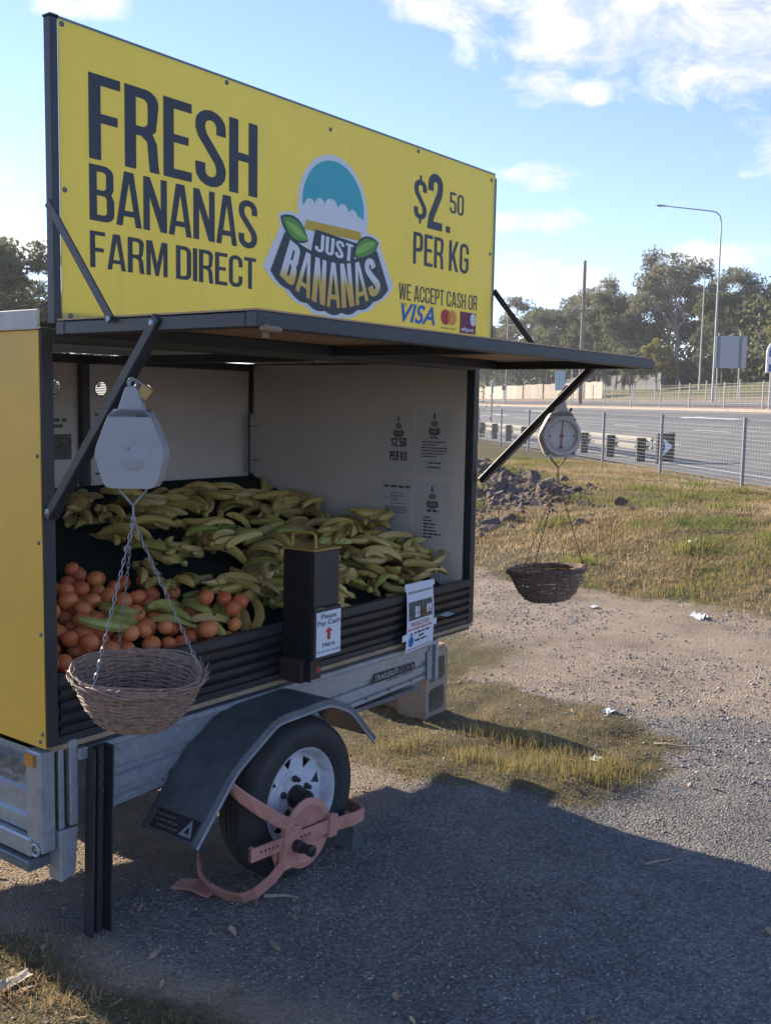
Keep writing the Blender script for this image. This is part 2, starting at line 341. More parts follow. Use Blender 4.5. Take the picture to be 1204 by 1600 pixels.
def grass_mask(X, Y):
    """1 where grass grows"""
    e = X-(7.3+.24*Y)+.7*(fbm(X*.7, Y*.7, 3)-.5)*2
    bank = sstep(-.15, .25, e)*(1-.85*rubble(X, Y)*sstep(.62, .50, fbm(X*1.6, Y*1.6, 19)))
    # dry tuft patch by the concrete block and under the drawbar
    cx = X-3.0; cy = Y-.55
    patch = sstep(1.15, .75, np.sqrt((cx/1.15)**2+((cy-.1*cx)/1.35)**2)+.5*(fbm(X*2.2, Y*2.2, 5)-.5))*sstep(2.15, 2.45, X+.12*Y+.2*fbm(X*3, Y*3, 8))
    # weedy ground behind and to the left of the trailer
    left = sstep(.20, -.15, X-.10*np.clip(-Y, -1, 1)+.10*np.clip(-Y-1, 0, 3)*4+.5*(fbm(X*1.5, Y*1.5, 9)-.5)) 
    back = sstep(.5, 1.4, Y+.8*(fbm(X*1.3, Y*1.3, 12)-.5))*sstep(5.5, 3.5, X-.5*Y)
    return np.clip(np.maximum.reduce([bank, patch, left*.95, back*.9]), 0, 1)
def dirt_mask(X, Y):
    f = fbm(X*.6, Y*.6, 20)
    under = np.maximum(sstep(-.05, .55, Y+.4*(f-.5)*2)*sstep(3.0, 2.2, X), sstep(.30, -.05, X+.12*Y+.5*(f-.5)))
    return np.clip(np.maximum(sstep(3.2, 5.3, X+.35*Y+1.6*(f-.5)*2), under), 0, 1)
def zground(X, Y):
    z = zbase(X, Y); s = (X-Y-13.2)/RT2
    near = sstep(30, 12, np.hypot(X, Y))
    g = grass_mask(X, Y)
    z = z + near*((fbm(X*.9, Y*.9, 30)-.5)*.05 + (fbm(X*6, Y*6, 31, 3)-.5)*.018 + (fbm(X*22, Y*22, 33, 2)-.5)*.010) + g*near*(fbm(X*2.5, Y*2.5, 34)-.45)*.10
    flat = sstep(.75, .35, np.hypot((X-1.2)/1.8, (Y-.7)/1.4))      # keep the pad under the trailer even
    z = z*(1-flat) + (zbase(X, Y)+(fbm(X*22, Y*22, 33, 2)-.5)*.012)*flat
    return np.where((s > .8) & (s < 16.9), z-.12, z)
def gz(x, y): return float(zground(np.array([x]), np.array([y]))[0])

def ground_material():
    m = bpy.data.materials.new('gravel dirt and turf'); t, b = nodes_of(m); N = t.nodes.new; L = t.links.new
    b.inputs['Roughness'].default_value = .95; b.inputs['Specular IOR Level'].default_value = .2
    co = N('ShaderNodeTexCoord')
    def nz(scale, det=5, ro=.6):
        n = N('ShaderNodeTexNoise'); n.inputs['Scale'].default_value = scale; n.inputs['Detail'].default_value = det; n.inputs['Roughness'].default_value = ro; L(co.outputs['Object'], n.inputs['Vector']); return n.outputs[0]
    def ramp(fac, *st):
        r = N('ShaderNodeValToRGB'); L(fac, r.inputs[0]); e = r.color_ramp.elements
        while len(e) < len(st): e.new(.5)
        for k, (p, c) in enumerate(st): e[k].position = p; e[k].color = (*c, 1)
        return r.outputs[0]
    def mix(f, a, c, mode='MIX'):
        x = N('ShaderNodeMix'); x.data_type = 'RGBA'; x.blend_type = mode
        if isinstance(f, float): x.inputs[0].default_value = f
        else: L(f, x.inputs[0])
        L(a, x.inputs[6]); L(c, x.inputs[7]); return x.outputs[2]
    vo = N('ShaderNodeTexVoronoi'); vo.inputs['Scale'].default_value = 95; L(co.outputs['Object'], vo.inputs['Vector'])
    vsep = N('ShaderNodeSeparateColor'); L(vo.outputs['Color'], vsep.inputs[0])
    stone = ramp(vsep.outputs[0], (0, (.17, .163, .158)), (.45, (.25, .240, .228)), (.8, (.325, .31, .29)), (1, (.44, .415, .38)))
    patch = ramp(nz(1.6), (.35, (.72, .72, .73)), (.65, (1.08, 1.05, 1.02)))
    gravel = mix(1.0, stone, patch, 'MULTIPLY')
    soil = ramp(nz(70, 9, .82), (.32, (.20, .15, .105)), (.46, (.41, .325, .245)), (.60, (.50, .41, .32)), (.74, (.62, .53, .43)))
    soil = mix(1.0, soil, ramp(nz(1.3, 6, .7), (.34, (.66, .64, .62)), (.5, (.95, .93, .91)), (.66, (1.12, 1.08, 1.04))), 'MULTIPLY')
    turf = ramp(nz(28, 8, .7), (.3, (.10, .075, .045)), (.5, (.22, .165, .095)), (.7, (.33, .25, .15)))
    turf = mix(nz(.8, 4), turf, ramp(nz(20, 6), (.3, (.05, .06, .022)), (.7, (.15, .14, .05))))
    far = ramp(nz(.12, 4), (.35, (.12, .13, .05)), (.65, (.21, .18, .09)))
    at0 = N('ShaderNodeAttribute'); at0.attribute_name = 'rubble'; rb = ramp(nz(14, 8, .75), (.32, (.09, .065, .05)), (.55, (.21, .155, .12)), (.75, (.33, .26, .20)))
    at1 = N('ShaderNodeAttribute'); at1.attribute_name = 'dirt'; at2 = N('ShaderNodeAttribute'); at2.attribute_name = 'grass'; at3 = N('ShaderNodeAttribute'); at3.attribute_name = 'far'
    ed = N('ShaderNodeMath'); ed.operation = 'MULTIPLY_ADD'; ed.use_clamp = True; L(nz(9, 7, .7), ed.inputs[0]); ed.inputs[1].default_value = 1.6; 
    sb = N('ShaderNodeMath'); sb.operation = 'MULTIPLY_ADD'; L(at1.outputs['Fac'], sb.inputs[0]); sb.inputs[1].default_value = 1.7; sb.inputs[2].default_value = -1.15; L(sb.outputs[0], ed.inputs[2])
    c = mix(ed.outputs[0], gravel, soil)
    eg = N('ShaderNodeMath'); eg.operation = 'MULTIPLY_ADD'; eg.use_clamp = True; L(nz(13, 8, .75), eg.inputs[0]); eg.inputs[1].default_value = 2.2; eh = N('ShaderNodeMath'); eh.operation = 'MULTIPLY_ADD'; L(at2.outputs['Fac'], eh.inputs[0]); eh.inputs[1].default_value = 2.6; eh.inputs[2].default_value = -1.9; L(eh.outputs[0], eg.inputs[2])
    c = mix(eg.outputs[0], c, turf); c = mix(at0.outputs['Fac'], c, rb); c = mix(at3.outputs['Fac'], c, far)
    L(c, b.inputs['Base Color'])
    bp = N('ShaderNodeBump'); bp.inputs['Strength'].default_value = 1.0; bp.inputs['Distance'].default_value = .022
    mh = N('ShaderNodeMath'); mh.operation = 'MULTIPLY_ADD'; L(vo.outputs['Distance'], mh.inputs[0]); mh.inputs[1].default_value = -.8; L(nz(60, 6, .7), mh.inputs[2])
    L(mh.outputs[0], bp.inputs['Height']); L(bp.outputs[0], b.inputs['Normal'])
    return m
def axis(lo, f0, f1, step, tail):
    fine = np.arange(f0, f1, step); a = [f0]; d = step
    while a[-1] > lo: d *= 1.14; a.append(a[-1]-d)
    return np.array(a[::-1][:-1]+list(fine)+list(tail))
wt = [11.8]; _d = .055
while wt[-1] < 1500: _d *= 1.14; wt.append(wt[-1]+_d)
gs = axis(-900, -15.3, .75, .055, [.76, .86, 1.0, 3, 6, 9, 12, 15, 16.4, 16.6, 17, 17.25, 18, 19.4, 20, 22, 24, 24.5, 28, 31, 35, 42, 50, 60, 70, 100, 150, 200, 400, 900, 1500])
gw = axis(-900, -4.7, 11.7, .055, wt)
GS, GW = np.meshgrid(gs, gw, indexing='ij'); GX = (13.2+GS*RT2+GW*RT2)/2; GY = (GW*RT2-13.2-GS*RT2)/2; GZ = zground(GX, GY)
nx_, ny_ = GX.shape; idx = np.arange(nx_*ny_).reshape(nx_, ny_)
GF = np.stack([idx[:-1,:-1], idx[:-1,1:], idx[1:,1:], idx[1:,:-1]], -1).reshape(-1, 4)
gr = grass_mask(GX, GY); sfar = (GX-GY-13.2)/RT2
farm = np.clip(sstep(17, 17.6, sfar)*sstep(26, 31, sfar) + sstep(40, 70, np.hypot(GX, GY))*(sfar < 0), 0, 1)
gme = np_mesh('ground', np.stack([GX, GY, GZ], -1).reshape(-1, 3), GF, ground_material(), {'dirt': np.where(sfar > 16, .95, dirt_mask(GX, GY)).ravel(), 'grass': np.where(sfar > 16, 0, gr).ravel(), 'far': farm.ravel(), 'rubble': (rubble(GX, GY)*.9*(sfar < .5)).ravel()}, True)
ground = bpy.data.objects.new('ground', gme); C.objects.link(ground); ground['kind'] = 'structure'

def sw(s, w): return ((13.2+s*RT2+w*RT2)/2, (w*RT2-13.2-s*RT2)/2)
def asphalt_mat():
    m = mat('worn asphalt', (.165, .160, .155), .9, var=.16, scale=.6, dirt=(.23, .215, .195), dirt_amt=.5, dirt_scale=.25, bump=.3, bscale=40, spec=.3); return m
def strip(name, s0, s1, w0, w1, m, dz=0, ns=8, nw=60, kind='structure', parent=None):
    mb = MB(); vs = []; fs = []
    for i in range(ns+1):
        for j in range(nw+1):
            s = s0+(s1-s0)*i/ns; w = w0+(w1-w0)*j/nw; x, y = sw(s, w); vs.append((x, y, float(np.interp(s, PS, PZ))+dz))
    for i in range(ns):
        for j in range(nw):
            a = i*(nw+1)+j; fs.append((a, a+nw+1, a+nw+2, a+1))
    fs = [tuple(reversed(f)) for f in fs]
    mb.add(vs, fs); o = mb.build(name, m, parent)
    if kind: o['kind'] = kind
    return o
road = strip('road', .9, 16.5, -250, 500, asphalt_mat(), .0)
K['asphalt2'] = mat('grey gravel verge', (.20, .185, .165), .95, var=.2, scale=1.2)
kb = MB()
for w in range(-60, 200, 6):
    (x0, y0), (x1, y1) = sw(16.6, w+.02), sw(16.6, w+5.98)
    z = float(np.interp(16.5, PS, PZ)); kb.bar((x0, y0, z+.03), (x1, y1, z+.03), .22, .2)
kerb = kb.build('kerb', K['kerb']); kerb['kind'] = 'structure'
side_road = strip('side_road', 19.5, 24.0, -120, 300, asphalt_mat(), .03)
def mark(s0, w0, s1, w1, name='road_marking'):
    return strip(name, s0, s1, w0, w1, K['road_paint'], .006, 1, 1, None, road)
for k, (s_, w_) in enumerate([(4.55, 18.5), (4.55, 27.0), (4.55, 35.5), (4.55, 44), (4.55, 52.5), (4.55, 10), (8.2, 22.5), (8.2, 31), (8.2, 39.5), (8.2, 14), (8.2, 48), (8.2, 57), (8.2, 66)]):
    mark(s_, w_, s_+.14, w_+3.0)
mark(1.6, -60, 1.75, 200); mark(15.6, -60, 15.75, 200)
# turn arrow painted on the far lane
ar = MB(); vs = []
for (a, b_) in [(0, 0), (4.2, 0), (4.2, -.35), (6.2, .25), (4.2, .85), (4.2, .5), (0, .5)]:
    s = 12.5+b_; w = 39.4+a; x, y = sw(s, w); vs.append((x, y, float(np.interp(s, PS, PZ))+.008))
ar.add(vs, [tuple(range(len(vs)-1, -1, -1))]).build('road_marking', K['road_paint'], road)
mark(12.6, 69, 13.2, 74); mark(9.1, 66, 9.6, 70)

# ------------------------------------------------------------------ lettering
def stroke(path, t):
    P = [Vector((x, y)) for x, y in path]; n = len(P); Lf = []; Rt = []
    for i in range(n):
        d0 = (P[i]-P[i-1]).normalized() if i else (P[1]-P[0]).normalized()
        d1 = (P[i+1]-P[i]).normalized() if i < n-1 else d0
        n0 = Vector((-d0.y, d0.x)); n1_ = Vector((-d1.y, d1.x)); m = (n0+n1_).normalized(); k = t/2/max(.35, m.dot(n0))
        Lf.append(P[i]+m*k); Rt.append(P[i]-m*k)
    return [(p.x, p.y) for p in Lf+Rt[::-1]]
def arc(cx, cy, rx, ry, a0, a1, n=8):
    return [(cx+rx*math.cos(R(a0+(a1-a0)*i/n)), cy+ry*math.sin(R(a0+(a1-a0)*i/n))) for i in range(n+1)]
def rrect(x0, y0, x1, y1, r, corners='tb'):
    return ([(x0, y0)] + ([(x1-r, y0)]+arc(x1-r, y0+r, r, r, -90, 0, 5)) + (arc(x1-r, y1-r, r, r, 0, 90, 5)) + [(x0, y1)])
def glyph(c, t=.115):
    W = .40; h = t/2; r = W/2-h
    if c == 'I': return t, [[[(0,0),(t,0),(t,1),(0,1)]]]
    if c == 'F': return .34, [[[(0,0),(t,0),(t,.44),(.31,.44),(.31,.55),(t,.55),(t,1-t*.95),(.34,1-t*.95),(.34,1),(0,1)]]]
    if c == 'E': return .35, [[[(0,0),(.35,0),(.35,t*.95),(t,t*.95),(t,.455),(.31,.455),(.31,.56),(t,.56),(t,1-t*.95),(.35,1-t*.95),(.35,1),(0,1)]]]
    if c == 'H': return W, [[[(0,0),(t,0),(t,.45),(W-t,.45),(W-t,0),(W,0),(W,1),(W-t,1),(W-t,.56),(t,.56),(t,1),(0,1)]]]
    if c == 'T': return .36, [[[(.18-h,0),(.18+h,0),(.18+h,1-t*.95),(.36,1-t*.95),(.36,1),(0,1),(0,1-t*.95),(.18-h,1-t*.95)]]]
    if c == 'N': return .42, [[[(0,0),(t*.93,0),(t*.93,.62),(.42-t*.95,0),(.42,0),(.42,1),(.42-t*.93,1),(.42-t*.93,.42),(t*.97,1),(0,1)]]]
    if c == 'M': return .53, [[[(0,0),(t*.92,0),(t*.92,.68),(.53/2-.042,0),(.53/2+.042,0),(.53-t*.92,.68),(.53-t*.92,0),(.53,0),(.53,1),(.53-.15,1),(.265,.36),(.15,1),(0,1)]]]
    if c == 'A': return .43, [[[(0,0),(.105,0),(.128,.18),(.302,.18),(.325,0),(.43,0),(.295,1),(.135,1)], [(.142,.285),(.215,.80),(.288,.285)]]]
    if c == 'V': return .42, [[[(.145,0),(.275,0),(.42,1),(.31,1),(.212,.25),(.115,1),(0,1)]]]
    if c == 'W': return .58, [[[(.09,0),(.215,0),(.29,.62),(.365,0),(.49,0),(.58,1),(.475,1),(.425,.32),(.345,1),(.235,1),(.16,.32),(.108,1),(0,1)]]]
    if c == 'K': return .41, [[[(0,0),(t,0),(t,.30),(.155,.40),(.285,0),(.41,0),(.235,.56),(.40,1),(.28,1),(t,.55),(t,1),(0,1)]]]
    if c == 'L': return .34, [[[(0,0),(.34,0),(.34,t),(t,t),(t,1),(0,1)]]]
    if c == 'D': return W, [[rrect(0,0,W,1,.17), rrect(t,t*.95,W-t,1-t*.95,.08)]]
    if c == 'P': return .38, [[[(0,0),(t,0),(t,.40)]+rrect(t,.40,.38,1,.16)[1:-1]+[(0,1)], rrect(t,.40+t*.95,.38-t,1-t*.95,.07)]]
    if c == 'R': return W, [[[(0,0),(t,0),(t,.42),(.19,.42),(.255,.36),(.275,.1),(.285,0),(W,0),(.385,.12),(.37,.36),(.32,.47),(.36,.52)]+arc(W-.16,1-.16,.15,.16,0,90,6)+[(0,1)], rrect(t,.42+t*.9,.39-t,1-t*.95,.07)]]
    if c == 'B': return W, [[[(0,0),(W-.15,0)]+arc(W-.15,.15,.15,.15,-90,0,5)+[(W,.40),(W-.045,.505),(W-.01,.60)]+arc(W-.16,1-.15,.15,.15,0,90,5)+[(0,1)], rrect(t,t*.95,W-t,.46,.06), rrect(t,.56,W-t-.01,1-t*.95,.06)]]
    if c in 'O0':
        o = arc(W/2,1-W/2,W/2,W/2,0,180,10)+arc(W/2,W/2,W/2,W/2,180,360,10); i = arc(W/2,1-W/2,W/2-t,W/2-t,0,180,8)+arc(W/2,W/2,W/2-t,W/2-t,180,360,8)
        return W, [[o, i]]
    if c == 'C': p = [(W-h,.64)]+arc(W/2,1-W/2,r,r,0,180)+arc(W/2,W/2,r,r,180,360)+[(W-h,.36)]
    elif c == 'G': p = [(W-h,.66)]+arc(W/2,1-W/2,r,r,0,180)+arc(W/2,W/2,r,r,180,360)+[(W-h,.47),(W*.5,.47)]
    elif c == 'S': p = [(W-h,.70)]+arc(W/2,1-W/2,r,r,0,180)+[(h,.745),(h*1.4,.66),(W/2,.50),(W-h*1.4,.34),(W-h,.255)]+arc(W/2,W/2,r,r,0,-180)+[(h,.30)]
    elif c == 'U': p = [(h,1)]+arc(W/2,W/2,r,r,180,360)+[(W-h,1)]
    elif c == 'J': p = [(h,.30)]+arc(W/2,W/2,r,r,180,360)+[(W-h,1)]
    elif c == '2': p = [(h,.68)]+arc(W/2,1-W/2,r,r,180,0)+[(W-h,.74),(W-h*1.3,.63),(h*1.3,.21),(h,h),(W,h)]
    elif c == '5': p = [(W-.03,1-h),(h*1.05,1-h),(h*1.05,.56),(h*1.9,.575)]+arc(W/2,.60-W/2+.02,r,r,90,0,5)+arc(W/2,W/2,r,r,0,-180)+[(h,.27)]
    elif c == '.': return .11, [[[(0,0),(.11,0),(.11,.12),(0,.12)]]]
    elif c == '$':
        w, cs = glyph('S', t); s_ = [[[(x, .09+y*.82) for x, y in k] for k in g] for g in cs]
        return w, s_+[[[(W/2-.035,.905),(W/2+.035,.905),(W/2+.035,1),(W/2-.035,1)]], [[(W/2-.035,0),(W/2+.035,0),(W/2+.035,.095),(W/2-.035,.095)]]]
    else: return .2, []
    return W, [[stroke(p, t)]]
def word(mb, text, x0, x1, z0, z1, fn, t=.115, gap=.055, space=.17):
    ws = []; x = 0
    for c in text:
        if c == ' ': x += space; continue
        w, gs_ = glyph(c, t); ws.append((x, gs_)); x += w+gap
    tot = x-gap
    for ox, gs_ in ws:
        for cs in gs_:
            mb.flat([[(x0+(ox+px)/tot*(x1-x0), z0+py*(z1-z0)) for px, py in c] for c in cs], fn)
    return mb
_fc = {}
def text2d(txt, bold=0.0, shear=0.0):
    key = (txt, bold, shear)
    if key not in _fc:
        cu_ = bpy.data.curves.new('txt', 'FONT'); cu_.body = txt; cu_.offset = bold; cu_.shear = shear; cu_.resolution_u = 3
        ob = bpy.data.objects.new('txt', cu_); me = bpy.data.meshes.new_from_object(ob)
        V = [(v.co.x, v.co.y) for v in me.vertices]; F = [tuple(p.vertices) for p in me.polygons]
        bpy.data.objects.remove(ob); bpy.data.curves.remove(cu_); bpy.data.meshes.remove(me); _fc[key] = (V, F)
    return _fc[key]
def type_(mb, txt, x0, x1, z0, z1, fn, bold=0.0, shear=0.0):
    V, F = text2d(txt, bold, shear)
    ax = [v[0] for v in V]; ay = [v[1] for v in V]; a, b, c, d = min(ax), max(ax), min(ay), max(ay)
    return mb.add([fn(x0+(x-a)/(b-a)*(x1-x0), z0+(y-c)/(d-c)*(z1-z0)) for x, y in V], F)
def dashes(mb, x0, x1, z, h, fn, seed=0):
    rr = random.Random(seed); x = x0
    while x < x1-.004:
        w = min(rr.uniform(.35, 1.0)*h*5, x1-x); mb.add([fn(x, z), fn(x+w, z), fn(x+w, z+h), fn(x, z+h)], [(0,1,2,3)]); x += w+h*.7
    return mb

# ------------------------------------------------------------------ the banana trailer
LX, DY, ZB, ZS, ZR = 2.42, 1.5, .731, .946, 2.0
T = tag(empty('vendor_trailer', (0, 0, 0)), 'single axle produce trailer with tall yellow sign and raised awning, full of bananas', 'trailer')
def part(name, mb, m, parent=None, **k): return mb.build(name, K[m] if isinstance(m, str) else m, parent or T, **k)
# --- tray (galvanised) on the chassis
TX0, TX1, TY = .0, 2.10, .035
def tz(x, f):   # the tray side reads slightly tapered towards the drawbar end
    return (.445+.033*x)*(1-f) + (.700-.016*x)*f
prof = [(0, .0), (.10, .0), (.13, .012), (.20, .012), (.23, 0), (.40, 0), (.43, .012), (.52, .012), (.55, 0), (.84, 0), (.86, -.012), (1.0, -.012)]
mb = MB(); vs = []; xs_ = [.10, .5, 1.0, 1.5, TX1-.02]
for x in xs_:
    for f, o in prof: vs.append((x, TY+o, tz(x, f)))
n = len(prof); fs = [(i*n+k, i*n+k+n, i*n+k+n+1, i*n+k+1) for i in range(len(xs_)-1) for k in range(n-1)]
mb.add(vs, fs); part('tray_side', mb, 'galv')
part('tray_side', MB().box(.10, DY-.06, .45, TX1-.02, DY-.04, .70), 'galv')
part('tray_floor', MB().box(.06, TY+.02, .455, TX1-.03, DY-.07, .475), 'galv_dark')
part('tray_front', MB().box(TX1-.018, TY+.015, .50, TX1, DY-.06, .67), 'galv')
mb = MB(); mb.box(TX1-.03, TY-.012, .505, TX1+.035, TY-.002, .668).box(TX1+.012, TY-.028, .50, TX1+.034, TY-.013, .70); part('corner_angle', mb, 'galv', bevel=.002)
part('top_rail', MB().box(.115, TY-.03, .672, TX1+.03, TY+.03, .694), 'galv', bevel=.004)
# tailgate across the left end
vs = []; fs = []; ys_ = [TY+.055, .4, .8, 1.2, DY-.05]
for y in ys_:
    for f, o in prof: vs.append((-.004-o, y, .44+.265*f))
fs = [(i*n+k+n, i*n+k, i*n+k+1, i*n+k+n+1) for i in range(len(ys_)-1) for k in range(n-1)]
part('tailgate', MB().add(vs, fs), 'galv')
part('tailgate_rail', MB().box(-.03, TY+.02, .375, .03, DY-.03, .435), 'galv', bevel=.006)
part('rear_beam', MB().box(-.045, TY+.01, .335, .05, DY-.02, .37), 'galv_dark', bevel=.004)
mb = MB(); mb.box(-.022, TY-.028, .395, .03, TY+.05, .715); part('corner_post', mb, 'galv', bevel=.004)
mb = MB(); mb.box(.042, TY-.03, .455, .062, TY+.0, .722); part('corner_post', mb, 'galv', bevel=.003)
mb = MB(); mb.box(.075, TY-.04, .46, .105, TY+.0, .735); part('corner_post', mb, 'galv', bevel=.003)
part('corner_gap_shade', MB().box(.031, TY-.018, .46, .074, TY-.005, .70), 'black_plain')  # black strip standing in for the shade in the gap between corner posts
mb = MB(); mb.prism([(.032, .455), (.100, .455), (.088, .305), (.034, .290)], lambda x, z: (x, TY-.045, z), lambda x, z: (x, TY+.02, z)); part('corner_bracket', mb, 'galv', bevel=.003)
part('latch_bracket', MB().box(.100, TY-.055, .668, .135, TY-.03, .705), 'galv', bevel=.003)
mb = MB(); mb.tube([(-.026, .035+.018*math.cos(a), .405+.018*math.sin(a)) for a in np.linspace(0, 5.6, 12)], .005, 6); part('latch_ring', mb, 'galv', smooth=True)
part('reflector', MB().box(-.030, TY+.0, .668, -.0225, TY+.045, .705), 'reflector')
sgn = lambda X: (lambda a, b: (X, a, b))
fn_tail = lambda x, z: (-.0190, -x, z)
mb = MB(); type_(mb, '2000', -.40, -.105, .62, .69, fn_tail, .02); type_(mb, 'TRAILERS', -.82, -.42, .62, .69, fn_tail, .02); part('tailgate_lettering', mb, 'ink_grey')
mb = MB(); dashes(mb, -.80, -.12, .597, .010, fn_tail, 3); part('tailgate_lettering', mb, 'ink_grey')
fn_side = lambda x, z: (x, TY-.0035+.006, z)
dk = MB(); xa, xb = 1.655, 1.972
dk.add([(x, TY-.004, tz(x, f)) for x, f in ((xa, .42), (1.825, .42), (1.825, .66), (xa+.012, .66))], [(0,1,2,3)]); part('side_badge', dk, 'ink')
mb = MB()
fnb = lambda x, z: (x, TY-.0055, tz(x, z)); type_(mb, 'TRAILERS', xa+.018, 1.82, .47, .61, fnb, .02, .15); part('side_badge_lettering', mb, 'galv')
mb = MB(); type_(mb, '2000', 1.833, xb, .42, .66, fnb, .03, .15); dashes(mb, 1.76, 1.96, .36, .02, fnb, 2); part('side_badge_lettering', mb, 'ink')
mb = MB()
for x in (.26, .48, 1.5, 1.62, 1.78, 1.95): part('rivet', MB().lathe([(.006, 0), (.006, .004), (.003, .006)], 8, Matrix.Translation((x, TY-.001, tz(x, .1))) @ Matrix.Rotation(R(90), 4, 'X')), 'galv_dark')
# chassis, drawbar, axle
part('chassis_rail', MB().box(.05, .36, .385, TX1, .42, .452), 'galv_dark'); part('chassis_rail', MB().box(.05, 1.05, .385, TX1, 1.11, .452), 'galv_dark')
part('drawbar', MB().bar((1.9, .75, .41), (2.5, .75, .41), .06, .06), 'galv_dark')
part('axle', MB().tube([(.96, -.05, .325), (.96, 1.55, .325)], .028, 10), 'nut')
mb = MB(); mb.tube([(.40, .39, .36), (.7, .39, .30), (.96, .39, .29), (1.25, .39, .30), (1.52, .39, .36)], .022, 6); part('leaf_spring', mb, 'nut')
# jockey wheel hanging behind the block
jw = empty('jockey_wheel', (0, 0, 0), None, T)
mb = MB(); mb.lathe([(.02, -.025), (.075, -.028), (.088, -.015), (.088, .015), (.075, .028), (.02, .025)], 20, Matrix.Translation((2.98, 1.12, .03)) @ Matrix.Rotation(R(90), 4, 'X') @ Matrix.Rotation(R(15), 4, 'Y')); part('tyre', mb, 'rust', jw, smooth=True)
part('stem', MB().tube([(2.98, 1.12, .06), (2.98, 1.12, .26)], .022, 10), 'galv_dark', jw, smooth=True); part('fork', MB().bar((2.96, 1.085, .04), (2.96, 1.085, .15), .03, .006), 'galv_dark', jw)
# support leg: black steel channel bolted to the tray corner
lg = empty('support_leg', (0, 0, 0), None, T)
mb = MB(); a0 = Vector((.168, -.012, .70)); a1 = Vector((.150, -.012, gz(.15, 0)-.05))
mb.bar(a0, a1, .074, .008, (0, 1, 0)); mb.bar(a0+Vector((-.035, -.022, 0)), a1+Vector((-.035, -.022, 0)), .006, .045, (0, 1, 0)); mb.bar(a0+Vector((.035, -.022, 0)), a1+Vector((.035, -.022, 0)), .006, .045, (0, 1, 0)); mb.bar(a0+Vector((0.004, -.014, 0)), a1+Vector((.004, -.014, 0)), .020, .018, (0, 1, 0))
part('channel', mb, 'black_steel', lg, bevel=.002)
for z in (.645, .59, .552): part('bolt', MB().lathe([(.008, 0), (.008, .004), (.004, .007)], 10, Matrix.Translation((.178, -.024, z)) @ Matrix.Rotation(R(90), 4, 'X')), 'galv', lg, smooth=True)

# --- mudguard: folded plate over the wheel
gp = [(.378, .350), (.565, .560), (.775, .685), (1.075, .690), (1.205, .630), (1.355, .470)]
def rnd(P, r=.04):
    out = [P[0]]
    for i in range(1, len(P)-1):
        a, b, c = (Vector(q) for q in (P[i-1], P[i], P[i+1])); p0 = b+(a-b).normalized()*r; p1 = b+(c-b).normalized()*r
        out += [tuple(p0*(1-t_)**2+b*2*t_*(1-t_)+p1*t_*t_) for t_ in (0, .33, .66, 1)]
    return out+[P[-1]]
gq = rnd(gp); n = len(gq); vs = []
nr = []
for i in range(n):
    a = Vector(gq[max(0, i-1)]); b = Vector(gq[min(n-1, i+1)]); d = (b-a).normalized(); nr.append(Vector((-d.y, d.x)))
lip = .026
for i in range(n):
    x, z = gq[i]; nx, nz_ = nr[i]
    vs += [(x, TY-.003, z), (x, -.222, z), (x-nx*lip, -.228, z-nz_*lip), (x-nx*lip, -.224, z-nz_*lip), (x-nx*.003, -.218, z-nz_*.003), (x-nx*.003, TY-.003, z-nz_*.003)]
fs = [(i*6+k, i*6+(k+1) % 6, i*6+6+(k+1) % 6, i*6+6+k) for i in range(n-1) for k in range(6)]+[tuple(range(6)), tuple((n-1)*6+5-k for k in range(6))]
fs = [tuple(reversed(f)) for f in fs]
mg = part('mudguard', MB().add(vs, fs), 'guard', bevel=.0015)
part('guard_edge', MB().tube([(x-nx*lip, -.226, z-nz_*lip) for (x, z), (nx, nz_) in zip(gq, nr)], .006, 6), 'galv', mg, smooth=True)
d = (Vector(gp[1])-Vector(gp[0])).normalized(); nn = Vector((-d.y, d.x))
def guard_fn(off):
    return lambda a, b: (gp[0][0]+d.x*b+nn.x*off, -a, gp[0][1]+d.y*b+nn.y*off)
g1 = guard_fn(.0015); g2 = guard_fn(.003)
part('guard_sticker', MB().add([g1(.005, .012), g1(.212, .012), g1(.212, .082), g1(.005, .082)], [(0,1,2,3)]), 'ink', mg)
mb = MB(); 
for r_, (x0, x1) in enumerate([(.015, .10), (.015, .13), (.03, .135)]): dashes(mb, x0, x1, .06-.018*r_, .007, g2, 20+r_)
part('sticker_print', mb, 'ink_grey', mg)
mb = MB(); mb.flat([[(.145, .02), (.205, .02), (.175, .078)], [(.163, .030), (.187, .030), (.175, .055)]], g2); part('sticker_emblem', mb, 'galv', mg)

# --- wheel
WC = Vector((.96, -.112, .325)); MW = Matrix.Translation(WC) @ Matrix.Rotation(R(90), 4, 'X')   # local +z -> -Y (outwards)
wh = empty('wheel', (0, 0, 0), None, T)
_tr = lambda L_: [(.18+(r_-.18)*.828 if r_ > .18 else r_, z_) for r_, z_ in L_]
mb = MB(); ty = [(.180, -.055), (.192, -.07), (.235, -.088), (.285, -.088), (.310, -.070), (.322, -.040)]
tr_ = [(.325, -.035), (.325, -.026), (.317, -.024), (.317, -.019), (.325, -.017), (.326, -.003), (.318, -.002), (.318, .003), (.326, .004), (.325, .017), (.317, .019), (.317, .024), (.325, .026), (.325, .035)]
ty2 = [(.322, .040), (.310, .070), (.300, .078), (.297, .0765), (.285, .086), (.262, .089), (.235, .088), (.215, .082), (.213, .079), (.200, .076), (.192, .070), (.180, .055)]
mb.lathe(_tr(ty+tr_+ty2), 64, MW, cap=False); part('tyre', mb, 'rubber', wh, smooth=True)
mb = MB(); mb.lathe([(.180, -.06), (.183, .060), (.189, .068), (.186, .073), (.178, .066), (.170, .035), (.162, .022)], 48, MW, cap=False)
rim = part('rim', mb, 'rim_white', wh, smooth=True)
mb = MB(); cc = [arc(0, 0, .164, .164, 0, 352.5, 47)]
